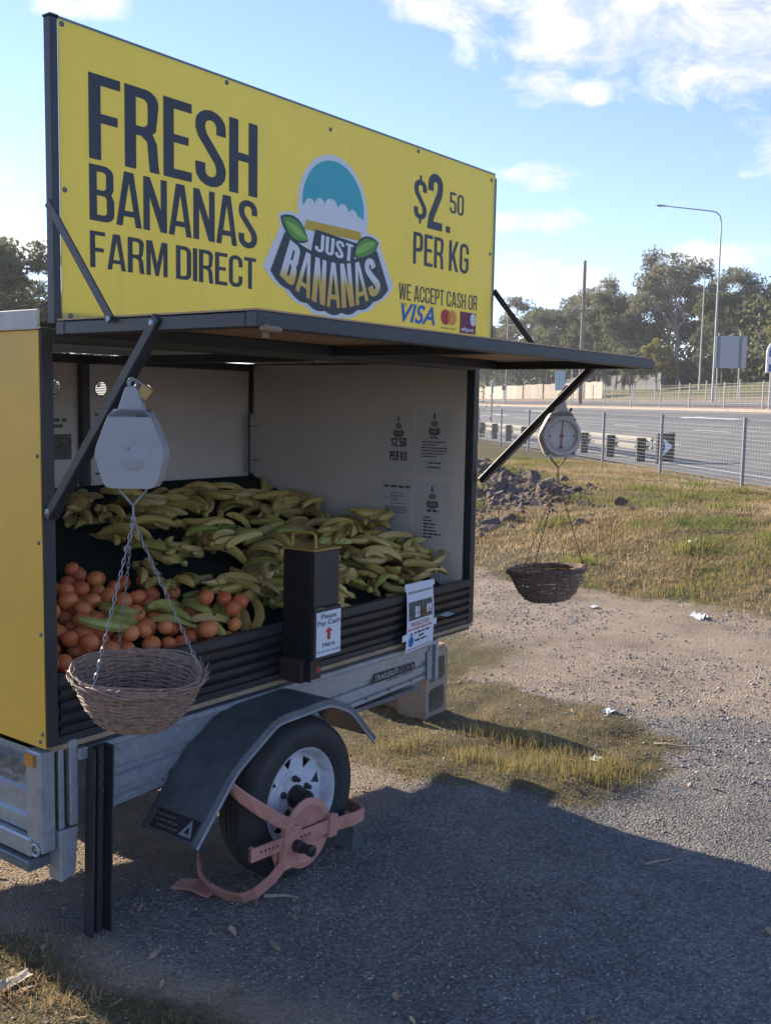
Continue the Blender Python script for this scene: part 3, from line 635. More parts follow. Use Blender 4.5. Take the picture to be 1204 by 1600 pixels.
for k in range(8):
    a = R(k*45+12); ra, rb_ = .106, .150
    cc.append([(ra*math.cos(a), ra*math.sin(a)), (rb_*math.cos(a+.17), rb_*math.sin(a+.17)), (rb_*math.cos(a-.17), rb_*math.sin(a-.17))])
def disc(x, y):
    r_ = math.hypot(x, y); z = .020 if r_ > .11 else .030
    return MW @ Vector((x, y, z+ (.012 if r_ < .1 else 0)))
mb.flat(cc, lambda x, y: MW @ Vector((x, y, .022))); part('wheel_disc', mb, 'rim_white', wh)
mb = MB(); mb.lathe([(.098, .0225), (.094, .030), (.085, .032), (.075, .030), (.045, .036), (.0, .036)], 32, MW, cap=False); part('wheel_centre', mb, 'rim_white', wh, smooth=True)
mb = MB(); mb.lathe([(.155, -.02), (.0, -.02)], 24, MW, cap=False); part('brake_drum', mb, 'nut', wh)
mb = MB(); mb.lathe([(.043, .03), (.043, .045), (.036, .055), (.034, .095), (.030, .104), (.0, .105)], 20, MW, cap=False); part('hub_cap', mb, 'nut', wh, smooth=True)
for k in range(5):
    a = R(k*72+18); part('wheel_nut', MB().lathe([(.013, .030), (.013, .040), (.009, .043), (.009, .058), (.004, .062), (0, .062)], 6, MW @ Matrix.Translation((.066*math.cos(a), .066*math.sin(a), 0)), cap=False), 'nut', wh)
mb = MB(); MW2 = Matrix.Translation((.96, 1.60, .325)) @ Matrix.Rotation(R(-90), 4, 'X'); mb.lathe(_tr(ty+tr_+ty2), 40, MW2, cap=False).lathe([(.183, .02), (.0, .02)], 24, MW2, cap=False); part('far_wheel', mb, 'rubber', smooth=True)

# --- cabinet floor, frame and panels
part('floor_sheet', MB().box(.02, -.002, .713, LX-.01, DY-.01, .729), 'ply')
part('floor_rail', MB().box(.10, .010, .696, LX-.02, .045, .712), 'black_steel'); 
pw = .042
def post(x0, y0, z0=ZB, z1=ZR-.002, m='black_steel'): return part('post', MB().box(x0, y0, z0, x0+pw, y0+pw, z1), m, bevel=.003)
post(0, 0); post(LX-pw, 0); post(0, DY-pw); post(LX-pw, DY-pw); post(LX/2+.02, DY-pw)
part('roof_rail', MB().box(pw, 0, ZR-.045, LX-pw, pw, ZR-.004), 'black_steel', bevel=.003)
part('roof_rail', MB().box(pw+.001, DY-pw-.001, ZR-.046, LX-pw-.001, DY-.001, ZR-.006), 'black_steel', bevel=.003)
for x in (.001, LX-pw-.001): part('roof_rail', MB().box(x, pw+.001, ZR-.047, x+pw, DY-pw-.002, ZR-.0015), 'black_steel', bevel=.003)
part('roof_purlin', MB().box(LX/2+.02, pw+.002, ZR-.05, LX/2+.06, DY-pw-.003, ZR-.014), 'black_steel', bevel=.003)
part('floor_edge_rail', MB().box(pw+.001, .003, ZB, LX-pw-.001, pw-.003, ZB+.022), 'black_steel', bevel=.002)
# corrugated roof sheet
mb = MB(); vs = []; N_ = 120
for i in range(N_+1):
    y = .012+(DY+.03-.012)*i/N_; o = .007*math.cos(i*math.pi/3)
    vs += [(.006, y, ZR+.008+o), (LX-.006, y, ZR+.008+o)]
mb.add(vs, [(2*i, 2*i+1, 2*i+3, 2*i+2) for i in range(N_)]); part('roof_sheet', mb, 'roof', smooth=True)
part('roof_edge_flashing', MB().box(-.014, -.005, ZR-.010, -.0045, DY, ZR+.048), 'flash', bevel=.002)
part('end_panel', MB().box(-.0042, .006, ZB-.005, -.0005, DY+.002, ZR-.012), 'yellow_end')
mb = MB()
for y, z in ((.02, 1.62), (.02, 1.36), (.018, 1.08), (.018, .77), (.03, .745)): part('panel_screw', MB().lathe([(.007, 0), (.006, .003), (.002, .004)], 8, Matrix.Translation((-.0042, y, z)) @ Matrix.Rotation(R(-90), 4, 'Y')), 'galv_dark')
part('end_lining', MB().box(.0435, .045, ZB+.02, .0475, DY-.045, ZR-.06), 'white_wall')
part('side_wall', MB().box(LX-.0455, .0435, ZB+.01, LX-.0435, DY-.0435, ZR-.014), 'white_wall')
part('added_shade_skirt', MB().box(.02, DY+.003, .52, LX-.02, DY+.006, ZB+.05), 'yellow_end')  # unseen sheet added to block the low sun under the cabinet overhang
part('outer_side_wall', MB().box(LX+.001, .003, ZB, LX+.004, DY, ZR+.012), 'yellow_end')
# back wall with round vents punched through it
vents = [(1.10, 1.842), (1.365, 1.838), (1.648, 1.832)]
cc = [[(.02, ZB), (LX-.02, ZB), (LX-.02, ZR-.008), (.02, ZR-.008)]]+[arc(x, z, .036, .036, 0, 345, 23) for x, z in vents]
mb = MB(); mb.flat(cc, lambda x, z: (x, DY+.001, z)); bw = part('back_wall', mb, 'white_wall')
for x, z in vents:
    mb = MB(); mb.tube([(x+.036*math.cos(a), DY-.001, z+.036*math.sin(a)) for a in np.linspace(0, 2*math.pi, 24, endpoint=False)], .003, 6, closed=True)
    for k in range(-4, 5):
        h_ = math.sqrt(.035**2-(k*.008)**2); mb.bar((x-h_, DY+.004, z+k*.008), (x+h_, DY+.004, z+k*.008), .003, .0050, (0, .5, 1))
    part('vent', mb, 'plastic_white', bw)
# black corrugated front: each slat its own
part('front_rim', MB().box(pw+.002, -.004, ZS-.034, LX-pw-.002, .006, ZS), 'black_steel', bevel=.002)
part('front_rim', MB().box(pw+.002, .0061, ZS-.006, LX-pw-.002, .028, ZS-.001), 'black_steel')
hgt = (ZS-.036-(ZB+.024))/4
slat_me = None
for k in range(4):
    z0 = ZB+.024+k*hgt; pr = [(.012, 0), (.012, .22), (-.006, .36), (-.006, .80), (.012, .93), (.012, 1)]
    mb = MB(); vs = []
    for y, f in pr: vs += [(pw+.003, y, z0+f*(hgt-.003)), (LX-pw-.003, y, z0+f*(hgt-.003))]
    vs += [(pw+.003, .022, z0+hgt-.003), (LX-pw-.003, .022, z0+hgt-.003), (pw+.003, .022, z0), (LX-pw-.003, .022, z0)]
    mb.add(vs, [(2*i, 2*i+1, 2*i+3, 2*i+2) for i in range(len(pr)+1)]+[(2*(len(pr)+1), 2*(len(pr)+1)+1, 1, 0)])
    part('slat', mb, 'black_slat')
# display shelf inside, sloping down to the front
def board(y): return .845+.362*y
part('display_board', MB().add([(pw+.01, .03, board(.03)), (LX-pw-.01, .03, board(.03)), (LX-pw-.01, DY-pw-.01, board(DY-pw)), (pw+.01, DY-pw-.01, board(DY-pw))], [(0,1,2,3)]), 'mat_green')

# --- awning hinged at the roof line, held up by two struts
def awn_z(x, y): return 2.012-.014*x/LX
AY0, AY1 = -.072, -.872
aw = .040
mb = MB(); zL, zR_ = awn_z(0, 0)-.02, awn_z(LX, 0)-.02
part('awning_rail', MB().bar((0, AY1+aw/2, zL), (LX, AY1+aw/2, zR_), aw, aw), 'black_steel', bevel=.003)
part('awning_rail', MB().bar((0, AY0-aw/2, zL), (LX, AY0-aw/2, zR_), aw, aw), 'black_steel', bevel=.003)
for x in (.0205, LX/2+.01, LX-.0205): part('awning_rail', MB().bar((x, AY1+aw+.001, awn_z(x, 0)-.0205), (x, AY0-aw-.001, awn_z(x, 0)-.0205), aw, aw-.003), 'black_steel', bevel=.003)
part('awning_sheet', MB().add([(.003, AY1+.003, zL+.0212), (LX-.003, AY1+.003, zR_+.0212), (LX-.003, AY0-.003, zR_+.0212), (.003, AY0-.003, zL+.0212), (.003, AY1+.003, zL+.026), (LX-.003, AY1+.003, zR_+.026), (LX-.003, AY0-.003, zR_+.026), (.003, AY0-.003, zL+.026)],
     [(0,3,2,1),(4,5,6,7),(0,1,5,4),(1,2,6,5),(2,3,7,6),(3,0,4,7)]), 'awning_sheet')
mb = MB(); mb.lathe([(.0, -.036), (.006, -.034), (.009, -.022), (.008, .0), (.009, .022), (.006, .034), (0, .036)], 12, Matrix.Translation((.028, AY1-.020, zL-.024)) @ Matrix.Rotation(R(90), 4, 'Y') @ Matrix.Diagonal((1, 1, 1, 1))); hd = part('awning_handle', mb, 'wood', smooth=True)
part('handle_bracket', MB().box(.023, AY1-.010, zL-.045, .033, AY1+.004, zL-.012), 'wood', hd)
for x in (.6, 1.1, 1.75): part('hinge', MB().tube([(x-.03, AY0+.004, awn_z(x, 0)-.004), (x+.03, AY0+.004, awn_z(x, 0)-.004)], .006, 8), 'galv', smooth=True)
st = part('awning_strut', MB().bar((.010, -.020, 1.440), (.010, -.515, 2.008), .030, .038, (1, 0, 0)), 'black_steel', bevel=.003)
part('strut_bolt', MB().lathe([(.010, 0), (.010, .006), (.005, .010), (0, .010)], 8, Matrix.Translation((-.006, -.034, 1.458)) @ Matrix.Rotation(R(-90), 4, 'Y'), cap=False), 'galv', st)
part('strut_bolt', MB().lathe([(.010, 0), (.010, .006), (.005, .010), (0, .010)], 8, Matrix.Translation((-.006, -.500, 1.992)) @ Matrix.Rotation(R(-90), 4, 'Y'), cap=False), 'galv', st)
st = part('awning_strut', MB().bar((LX+.022, -.012, 1.425), (LX+.022, -.580, 1.975), .030, .038, (1, 0, 0)), 'black_steel', bevel=.003)
# --- sign board on the roof edge
SYF = -.075
part('sign_frame', MB().box(-.003, -.074, 2.004, .022, -.040, 2.853), 'black_steel', bevel=.003)
part('sign_frame', MB().box(LX-.045, -.0715, 2.004, LX-.010, -.034, 2.840), 'black_steel', bevel=.003)
part('sign_frame', MB().box(.0225, -.0712, 2.005, LX-.0455, -.036, 2.040), 'black_steel', bevel=.003)
part('sign_cap', MB().box(-.004, -.0755, 2.8532, .0235, -.039, 2.859), 'black_plain')
sg = part('sign_panel', MB().box(.0225, SYF, 2.014, LX-.032, SYF+.0035, 2.850), 'sign')
part('sign_edge', MB().box(.0225, SYF-.0005, 2.8502, LX-.032, SYF+.009, 2.857), 'galv_dark', sg)
part('sign_brace', MB().bar((-.008, -.055, 2.345), (-.008, -.335, 2.005), .026, .006, (1, 0, 0)), 'black_steel', bevel=.001)
part('sign_brace', MB().bar((LX+.006, -.060, 2.330), (LX+.006, -.345, 1.995), .026, .006, (1, 0, 0)), 'black_steel', bevel=.001)
part('brace_bolt', MB().lathe([(.008, 0), (.008, .006), (0, .007)], 8, Matrix.Translation((-.012, -.330, 2.008)) @ Matrix.Rotation(R(-90), 4, 'Y'), cap=False), 'galv')
for x, z in ((.034, 2.838), (.673, 2.838), (1.205, 2.802), (1.769, 2.835), (2.352, 2.822), (.036, 2.385), (2.358, 2.49), (.05, 2.03), (.55, 2.03)):
    part('sign_screw', MB().lathe([(.008, 0), (.0075, .003), (.003, .005), (0, .005)], 10, Matrix.Translation((x, SYF, z)) @ Matrix.Rotation(R(90), 4, 'X'), cap=False), 'galv_dark', sg)
def sf(k): return lambda x, z: (x, SYF-.0006*k, z)
def lettering(txt, x0, x1, z0, z1, t=.115, m='ink_sign', gap=.055, space=.17, k=2):
    return part('lettering', word(MB(), txt, x0, x1, z0, z1, sf(k), t, gap, space), m, sg)
lettering('FRESH', .121, .819, 2.490, 2.732, .128, gap=.045)
lettering('BANANAS', .120, .819, 2.314, 2.475, .122, gap=.030)
lettering('FARM DIRECT', .120, .814, 2.178, 2.284, .118, gap=.045)
lettering('$', 1.745, 1.838, 2.545, 2.742, .130); lettering('2', 1.846, 1.958, 2.535, 2.768, .145); lettering('.', 1.985, 2.020, 2.537, 2.757)
lettering('50', 2.013, 2.125, 2.624, 2.714, .115)
lettering('PER KG', 1.746, 2.176, 2.376, 2.508, .118, gap=.05)
lettering('WE ACCEPT CASH OR', 1.652, 2.257, 2.221, 2.288, .110, gap=.06, space=.2)
mb = MB(); type_(mb, 'VISA', 1.668, 1.918, 2.130, 2.210, sf(2), .022, .28); part('lettering', mb, 'ink_blue', sg)
part('card_emblem', MB().flat([[(1.655, 2.209), (1.702, 2.209), (1.707, 2.188), (1.69, 2.2)]], sf(3)), 'ink_gold', sg)
part('card_emblem', MB().flat([arc(2.000, 2.174, .037, .034, 0, 352, 28)], sf(2)), 'ink_red', sg); part('card_emblem', MB().flat([arc(2.050, 2.174, .037, .034, 0, 352, 28)], sf(3)), 'ink_orange', sg)
part('card_emblem', MB().flat([arc(2.000, 2.174, .0365, .0335, -47, 47, 8)+arc(2.050, 2.174, .0365, .0335, 133, 227, 8)], sf(4)), 'ink_mid', sg)
mb = MB(); type_(mb, 'mastercard', 1.966, 2.084, 2.122, 2.134, sf(2), .0); part('lettering', mb, 'ink_sign', sg)
part('card_emblem', MB().flat([[(2.116, 2.113), (2.250, 2.113), (2.250, 2.208), (2.116, 2.208)]], sf(2)), 'ink_maroon', sg)
mb = MB(); type_(mb, 'e', 2.200, 2.249, 2.150, 2.206, sf(3), .05); type_(mb, 'eftpos', 2.127, 2.232, 2.117, 2.141, sf(3), .02, .2); part('lettering', mb, 'ink_white', sg)
# round emblem: pale halo, teal sky, leaves and the shop's lettering (the cartoon figure is left out)
def ell(cx, cz, rx, rz, n=40): return arc(cx, cz, rx, rz, 0, 360-360/n, n-1)
part('emblem_halo', MB().flat([ell(1.232, 2.508, .205, .205)], sf(1)), 'ink_white', sg)
mb = MB(); mb.flat([arc(1.232, 2.520, .180, .172, -6, 186, 26)+arc(1.095, 2.505, .030, .030, 150, 20, 5)+arc(1.150, 2.511, .030, .034, 160, 10, 6)+arc(1.215, 2.517, .040, .036, 170, 10, 6)+arc(1.285, 2.511, .034, .034, 170, 10, 6)+arc(1.345, 2.503, .030, .030, 165, 20, 6)], sf(2)); part('emblem_sky', mb, 'ink_teal', sg)
part('emblem_band', MB().flat([[(1.06, 2.42), (1.405, 2.42), (1.39, 2.455), (1.075, 2.455)]], sf(2)), 'ink_gold', sg)
def leaf(cx, cz, L_, W_, a, k, m, nm='emblem_leaf'):
    pts = []
    for i in range(11): t_ = i/10; pts.append((t_*L_, math.sin(math.pi*t_)**.8*W_))
    for i in range(9, 0, -1): t_ = i/10; pts.append((t_*L_, -math.sin(math.pi*t_)**.8*W_))
    ca, sa = math.cos(R(a)), math.sin(R(a)); return part(nm, MB().flat([[(cx+x*ca-z*sa, cz+x*sa+z*ca) for x, z in pts]], sf(k)), m, sg)
leaf(1.092, 2.375, .185, .055, 155, 1.4, 'ink_white', 'emblem_halo'); leaf(1.085, 2.378, .165, .042, 155, 3, 'ink_sign'); leaf(1.080, 2.381, .148, .033, 155, 4, 'ink_green'); leaf(1.078, 2.384, .13, .014, 157, 5, 'ink_green2')
leaf(1.335, 2.360, .20, .058, 22, 1.8, 'ink_white', 'emblem_halo'); leaf(1.343, 2.363, .178, .045, 22, 3.4, 'ink_sign'); leaf(1.350, 2.366, .160, .036, 22, 4.4, 'ink_green'); leaf(1.355, 2.370, .14, .015, 24, 5.4, 'ink_green2')
def ban_map(k, gx_, gz0, gz1):
    def bot(u): return (.922+.618*u, 2.148+.095*(2*u-1)**2)
    def top(u): return (.980+.495*u, 2.322+.055*(2*u-1)**2)
    def f(u, v):
        a, b = bot(u), top(u); v = gz0+v*(gz1-gz0); return (a[0]+(b[0]-a[0])*v, SYF-.0006*k, a[1]+(b[1]-a[1])*v)
    return f
def band(u0, u1, v0, v1, n=14): return [(u0+(u1-u0)*i/n, v0) for i in range(n+1)]+[(u1-(u1-u0)*i/n, v1) for i in range(n+1)]
bm_ = ban_map(5.6, 0, 0, 1)
def bandk(k, e, m):
    f = ban_map(k, 0, 0, 1); mb = MB(); pts = band(-e*.6, 1+e*.6, -e, 1+e*.7)
    q = [f(u, v) for u, v in pts]
    # scalloped lower edge, one lobe per letter
    lo = [Vector(p) for p in q[:15]]; sc = []
    for j in range(7):
        for s_ in range(6):
            u = -e*.6+(1+1.2*e)*(j+s_/6)/7; p = f(u, -e-.06*math.sin(math.pi*s_/6)); sc.append(p)
    sc.append(f(1+e*.6, -e)); up = q[15:]
    mb.flat([[(p[0], p[2]) for p in sc+up]], sf(k)); part('emblem_halo' if m == 'ink_white' else 'emblem_shadow', mb, m, sg)
bandk(2.4, .17, 'ink_white'); bandk(5.0, .085, 'ink_sign')
def grad_mat():
    m = bpy.data.materials.new('white to orange print'); t, b = nodes_of(m); N = t.nodes.new; L = t.links.new; b.inputs['Roughness'].default_value = .5
    co = N('ShaderNodeTexCoord'); sp = N('ShaderNodeSeparateXYZ'); L(co.outputs['Object'], sp.inputs[0])
    mr = N('ShaderNodeMapRange'); mr.inputs[1].default_value = 2.15; mr.inputs[2].default_value = 2.36; L(sp.outputs[2], mr.inputs[0])
    rp = N('ShaderNodeValToRGB'); e = rp.color_ramp.elements; e[0].position = 0; e[0].color = (.72, .36, .08, 1); e[1].position = .62; e[1].color = (.76, .74, .74, 1); x = e.new(.42); x.color = (.74, .50, .10, 1); L(mr.outputs[0], rp.inputs[0]); L(rp.outputs[0], b.inputs['Base Color'])
    return m
mb = MB(); word(mb, 'BANANAS', .012, .988, 0.02, .98, ban_map(6.2, 0, 0, 1), .165, gap=.05); part('lettering', mb, grad_mat(), sg)
mb = MB(); mb.flat([[(1.100, 2.340), (1.345, 2.322), (1.372, 2.408), (1.125, 2.428)]], sf(5.4)); part('emblem_shadow', mb, 'ink_sign', sg)
def just(x, z): return (x+.10*(z-2.34), SYF-.0006*6.4, z-.07*(x-1.11))
mb = MB(); word(mb, 'JUST', 1.118, 1.338, 2.350, 2.415, just, .15, gap=.07); part('lettering', mb, 'ink_white', sg)
# ------------------------------------------------------------------ paper notices
WXF = LX-.0455
def sheet(name, label, fn, w, h, m='paper2', tape=True, bow=.0, thick=.0012):
    """one sheet of paper: fn(a, b, out) -> world, a across, b up, out = distance off the wall"""
    mb = MB(); n = 6; vs = []
    for k in (0, 1):
        for i in range(n+1):
            for j in range(2):
                b = h*i/n; o = .0010+bow*math.sin(math.pi*i/n)+k*thick; vs.append(fn(w*j, b, o))
    q = 2*(n+1)
    for i in range(n): mb_f = (2*i, 2*i+1, 2*i+3, 2*i+2); mb.f += [tuple(x for x in reversed(mb_f)), tuple(x+q for x in mb_f)]
    mb.f += [(0, 1, q+1, q), (2*n+1, 2*n, q+2*n, q+2*n+1)]+[(2*i+2, 2*i, q+2*i, q+2*i+2) for i in range(n)]+[(2*i+1, 2*i+3, q+2*i+3, q+2*i+1) for i in range(n)]
    mb.v = [tuple(v) for v in vs]
    o = mb.build(name, K[m]); tag(o, label, 'notice'); return o
def wall_fn(y0, z0):     # on the right-hand side wall, facing -X: across runs towards -Y
    return lambda a, b, o: (WXF-o, y0-a, z0+b)
def pr(fn, off): return lambda a, b: fn(a, b, off)
def emblem_small(fn, cx, cz, s_, par, dark='ink_grey'):
    f = pr(fn, .0030); f2 = pr(fn, .0036)
    part('print_emblem', MB().flat([ell(cx, cz+.006*s_, .020*s_, .016*s_, 20)], f), 'ink_print', par)
    part('print_emblem', MB().flat([[(cx-.034*s_, cz-.030*s_), (cx-.028*s_, cz-.044*s_), (cx, cz-.052*s_), (cx+.028*s_, cz-.044*s_), (cx+.034*s_, cz-.030*s_), (cx+.026*s_, cz-.012*s_), (cx, cz-.018*s_), (cx-.026*s_, cz-.012*s_)]], f2), 'ink_grey', par)
    part('print_emblem', MB().flat([[(cx-.026*s_, cz-.030*s_), (cx, cz-.042*s_), (cx+.026*s_, cz-.030*s_), (cx+.018*s_, cz-.021*s_), (cx, cz-.027*s_), (cx-.018*s_, cz-.021*s_)]], pr(fn, .0042)), 'ink_print', par)
    part('print_emblem', MB().flat([[(cx-.010*s_, cz+.03*s_), (cx+.006*s_, cz+.028*s_), (cx+.001*s_, cz+.055*s_), (cx-.005*s_, cz+.056*s_)]], f2), 'ink_grey', par)
f = wall_fn(.540, 1.445); o = sheet('notice', 'white price notice reading $2.50 PER KG on the inner side wall', f, .200, .300)
emblem_small(f, .10, .228, 1.0, o)
mb = MB(); word(mb, '$2.50', .055, .148, .130, .176, pr(f, .003), .15); word(mb, 'PER KG', .048, .155, .060, .106, pr(f, .003), .15); part('lettering', mb, 'ink', o)
f = wall_fn(.322, 1.445); o = sheet('notice', 'notice with six lines of small print beside the $2.50 notice', f, .206, .312)
emblem_small(f, .10, .245, 1.05, o)
mb = MB(); dashes(mb, .075, .125, .178, .009, pr(f, .003), 31)
for k, (a, b) in enumerate([(.03, .165), (.03, .11), (.025, .180), (.025, .172), (.028, .160), (.025, .11)]): dashes(mb, a, b, .158-.0145*k, .0055, pr(f, .003), 40+k)
for k in range(2): dashes(mb, .072, .142, .054-.022*k, .007, pr(f, .003), 50+k); mb.flat([[(.056, .053-.022*k), (.066, .053-.022*k), (.066, .063-.022*k), (.056, .063-.022*k)], [(.058, .055-.022*k), (.064, .055-.022*k), (.064, .061-.022*k), (.058, .061-.022*k)]], pr(f, .003))
part('lettering', mb, 'ink', o)
f = wall_fn(.548, 1.115); o = sheet('notice', 'pale form printed in faint grey below the $2.50 notice', f, .206, .300)
mb = MB(); dashes(mb, .02, .185, .252, .012, pr(f, .003), 60)
for k, (a, b, z) in enumerate([(.065, .14, .222), (.06, .145, .208), (.03, .055, .198), (.065, .11, .198), (.065, .11, .186), (.055, .15, .170), (.03, .17, .152), (.03, .172, .143), (.03, .172, .134), (.03, .165, .125), (.028, .09, .085), (.028, .075, .070)]): dashes(mb, a, b, z, .0045, pr(f, .003), 61+k)
part('lettering', mb, 'ink_grey', o); mb = MB(); dashes(mb, .13, .182, .022, .009, pr(f, .003), 80); part('lettering', mb, 'ink', o)
f = wall_fn(.325, 1.098); o = sheet('notice', 'notice with a bulleted list below the small print, lower corner of the side wall', f, .208, .312)
emblem_small(f, .10, .232, 1.08, o)
mb = MB(); dashes(mb, .068, .138, .162, .011, pr(f, .003), 90)
for k, b in enumerate([.085, .098, .128, .110, .125, .155, .10]): dashes(mb, .048, b, .130-.0165*k, .0075, pr(f, .003), 91+k); mb.flat([ell(.034, .134-.0165*k, .0022, .0022, 8)], pr(f, .003))
part('lettering', mb, 'ink', o)
# two photo posters on the back wall, either side of the middle post
bf = lambda x0, z0: (lambda a, b, o_: (x0+a, DY-.001-o_, z0+b))
f = bf(1.035, 1.40); o = sheet('poster', 'faded poster with a grey photo on the back wall beside the middle post', f, .185, .37, 'paper2')
part('print_photo', MB().flat([[(.0, .10), (.155, .10), (.155, .22), (.0, .22)]], pr(f, .003)), 'ink_photo', o); mb = MB(); dashes(mb, .03, .13, .278, .016, pr(f, .003), 5); dashes(mb, .04, .11, .25, .016, pr(f, .003), 6); part('lettering', mb, 'ink_grey', o)
f = bf(1.305, 1.36); o = sheet('poster', 'poster with a dark photo half hidden behind the scale and strut', f, .19, .38, 'paper2')
part('print_photo', MB().flat([[(.02, .18), (.16, .18), (.16, .29), (.02, .29)]], pr(f, .003)), 'ink_photo', o); mb = MB(); dashes(mb, .02, .15, .345, .014, pr(f, .003), 7); dashes(mb, .02, .12, .06, .01, pr(f, .003), 8); part('lettering', mb, 'ink_grey', o)
# torn notice taped to the slats
w_, h_ = .205, .30
def pros_fn(a, b, o_):
    t_ = b/h_; lean = -.030*(1-t_)**2-.010*math.sin(t_*math.pi); return (1.838+a+lean*(1-.2*a/w_), -.009-o_-.016*math.sin(math.pi*min(1, (1-t_)*.9))-.018*(1-t_)**2, .690+b+.012*a/w_*(1-t_)*1.2)
o = sheet('notice', 'curling white notice reading PROSECUTED taped over the black slats', pros_fn, w_, h_, 'paper')
fp = pr(pros_fn, .0030)
mb = MB(); type_(mb, 'PROSECUTED', .030, .170, .110, .130, fp, .012); part('lettering', mb, 'ink_red', o)
mb = MB(); dashes(mb, .008, .190, .096, .007, fp, 101); part('lettering', mb, 'ink_red', o)
mb = MB(); dashes(mb, .055, .180, .076, .008, fp, 102); dashes(mb, .090, .135, .058, .008, fp, 103); dashes(mb, .062, .155, .040, .008, fp, 104); part('lettering', mb, 'ink', o)
mb = MB()
for i in range(20): x = .012+i*.0092; mb.add([fp(x, .258), fp(x+.005, .258), fp(x+.008, .268), fp(x+.003, .268)], [(0,1,2,3)]); mb.add([fp(x, .006), fp(x+.005, .006), fp(x+.005, .013), fp(x, .013)], [(0,1,2,3)])
part('print_border', mb, 'ink_grey', o)
ph = MB().flat([[(.012, .140), (.193, .140), (.193, .222), (.012, .222)]], fp); php = part('print_photo', ph, 'ink_photo', o)
fq = pr(pros_fn, .0036)
part('print_photo', MB().flat([[(.06, .150), (.095, .150), (.095, .195), (.06, .200)]], fq), 'ink_white', o); part('print_photo', MB().flat([[(.145, .160), (.185, .160), (.185, .197), (.150, .195)]], fq), 'ink_white', o)
mb = MB(); mb.flat([ell(.122, .165, .021, .024, 16)], pr(pros_fn, .0042)); part('print_photo', mb, 'rust', o)
mb = MB()
for x in (.03, .055, .08, .105, .135, .165): mb.flat([[(x, .141), (x+.0035, .141), (x+.0035, .221), (x, .221)]], pr(pros_fn, .0048))
mb.flat([[(.012, .168), (.193, .168), (.193, .171), (.012, .171)]], pr(pros_fn, .0052)); part('print_photo', mb, 'ink', o)
mb = MB(); mb.flat([ell(.035, .045, .019, .024, 20)], fp); mb.flat([ell(.035, .076, .008, .007, 10)], fp); part('print_crest', mb, 'ink_blue', o)
mb = MB(); mb.add([pros_fn(-.012, h_-.028, .004), pros_fn(w_+.012, h_-.022, .004), pros_fn(w_+.012, h_+.004, .002), pros_fn(-.012, h_+.004, .002)], [(0,1,2,3)]); part('tape', mb, 'paper', o)
mb = MB(); mb.add([pros_fn(-.030, .055, .002), pros_fn(.02, .060, .004), pros_fn(.018, .090, .004), pros_fn(-.032, .084, .002)], [(0,1,2,3)]); mb.add([pros_fn(w_-.02, .085, .004), pros_fn(w_+.022, .088, .002), pros_fn(w_+.022, .118, .002), pros_fn(w_-.02, .116, .004)], [(0,1,2,3)]); part('tape', mb, 'paper', o)
part('corner_flap', MB().add([(2.105, -.006, .815), (2.175, -.010, .820), (2.17, -.055, .818), (2.11, -.05, .812)], [(0,1,2,3)]), 'paper', o)
# folded flyer lying on the rim beside the cash box
mb = MB(); mb.add([(1.205, -.050, .965), (1.305, -.045, .958), (1.335, -.008, .962), (1.21, .02, .952), (1.205, -.054, .945), (1.30, -.052, .940)], [(0,1,2,3), (0,4,5,1)]); o = tag(mb.build('flyer', K['paper']), 'creased white flyer lying on the rim beside the cash box', 'flyer')
part('print_band', MB().add([(1.208, -.056, .952), (1.290, -.0535, .948), (1.292, -.0545, .942), (1.208, -.0575, .946)], [(0,3,2,1)]), 'ink_red', o)

# ------------------------------------------------------------------ cash box
cb = tag(empty('cash_box', (1.118, -.08, .72)), 'tall black cash box with yellow lid reading Please Pay Cash Here', 'cash box')
def cpart(name, mb, m, parent=None, **k): return mb.xf(Matrix.Translation((-1.118, .08, -.72))).build(name, K[m], parent or cb, **k)
cpart('upper_body', MB().box(1.046, -.158, 1.025, 1.190, -.009, 1.238), 'box_face', bevel=.002)
cpart('lower_body', MB().box(1.040, -.166, .826, 1.196, -.008, 1.022), 'box_face', bevel=.002)
cpart('foot_box', MB().box(1.018, -.120, .736, 1.135, -.010, .8255), 'brown_box', bevel=.002)
cpart('side_plate', MB().box(1.0365, -.150, .742, 1.0398, -.012, 1.2375), 'black_box')
l_ = cpart('lid', MB().box(1.040, -.162, 1.2385, 1.200, -.004, 1.2465), 'lid_yellow', bevel=.002)
mb = MB(); mb.tube([(1.075, -.020, 1.246), (1.075, -.022, 1.292), (1.078, -.034, 1.300), (1.082, -.116, 1.304), (1.084, -.128, 1.296), (1.085, -.130, 1.246)], .006, 8); cpart('handle', mb, 'lid_yellow', l_, smooth=True)
cf = lambda k: (lambda x, z: (x, -.166-.0008*k, z))
st_ = cpart('label_plate', MB().flat([[(1.050, .866), (1.192, .866), (1.192, 1.008), (1.050, 1.008)]], cf(1.5)), 'paper')
st2 = cpart('label_plate', MB().flat([[(1.050, .826+.012), (1.192, .838), (1.192, .8662), (1.050, .8662)]], cf(1.4)), 'paper')
mb = MB(); type_(mb, 'Please', 1.076, 1.166, .980, 1.000, cf(2.5), .012); type_(mb, 'Pay Cash', 1.056, 1.186, .950, .975, cf(2.5), .012); type_(mb, 'Here', 1.086, 1.158, .872, .890, cf(2.5), .012); cpart('lettering', mb, 'ink')
mb = MB(); type_(mb, 'No cash left overnight', 1.057, 1.186, .850, .860, cf(2.5), .004); cpart('lettering', mb, 'ink')
mb = MB(); mb.flat([[(1.113, .898), (1.131, .898), (1.131, .928), (1.145, .928), (1.122, .946), (1.099, .928), (1.113, .928)]], cf(2.5)); cpart('arrow', mb, 'ink_red')
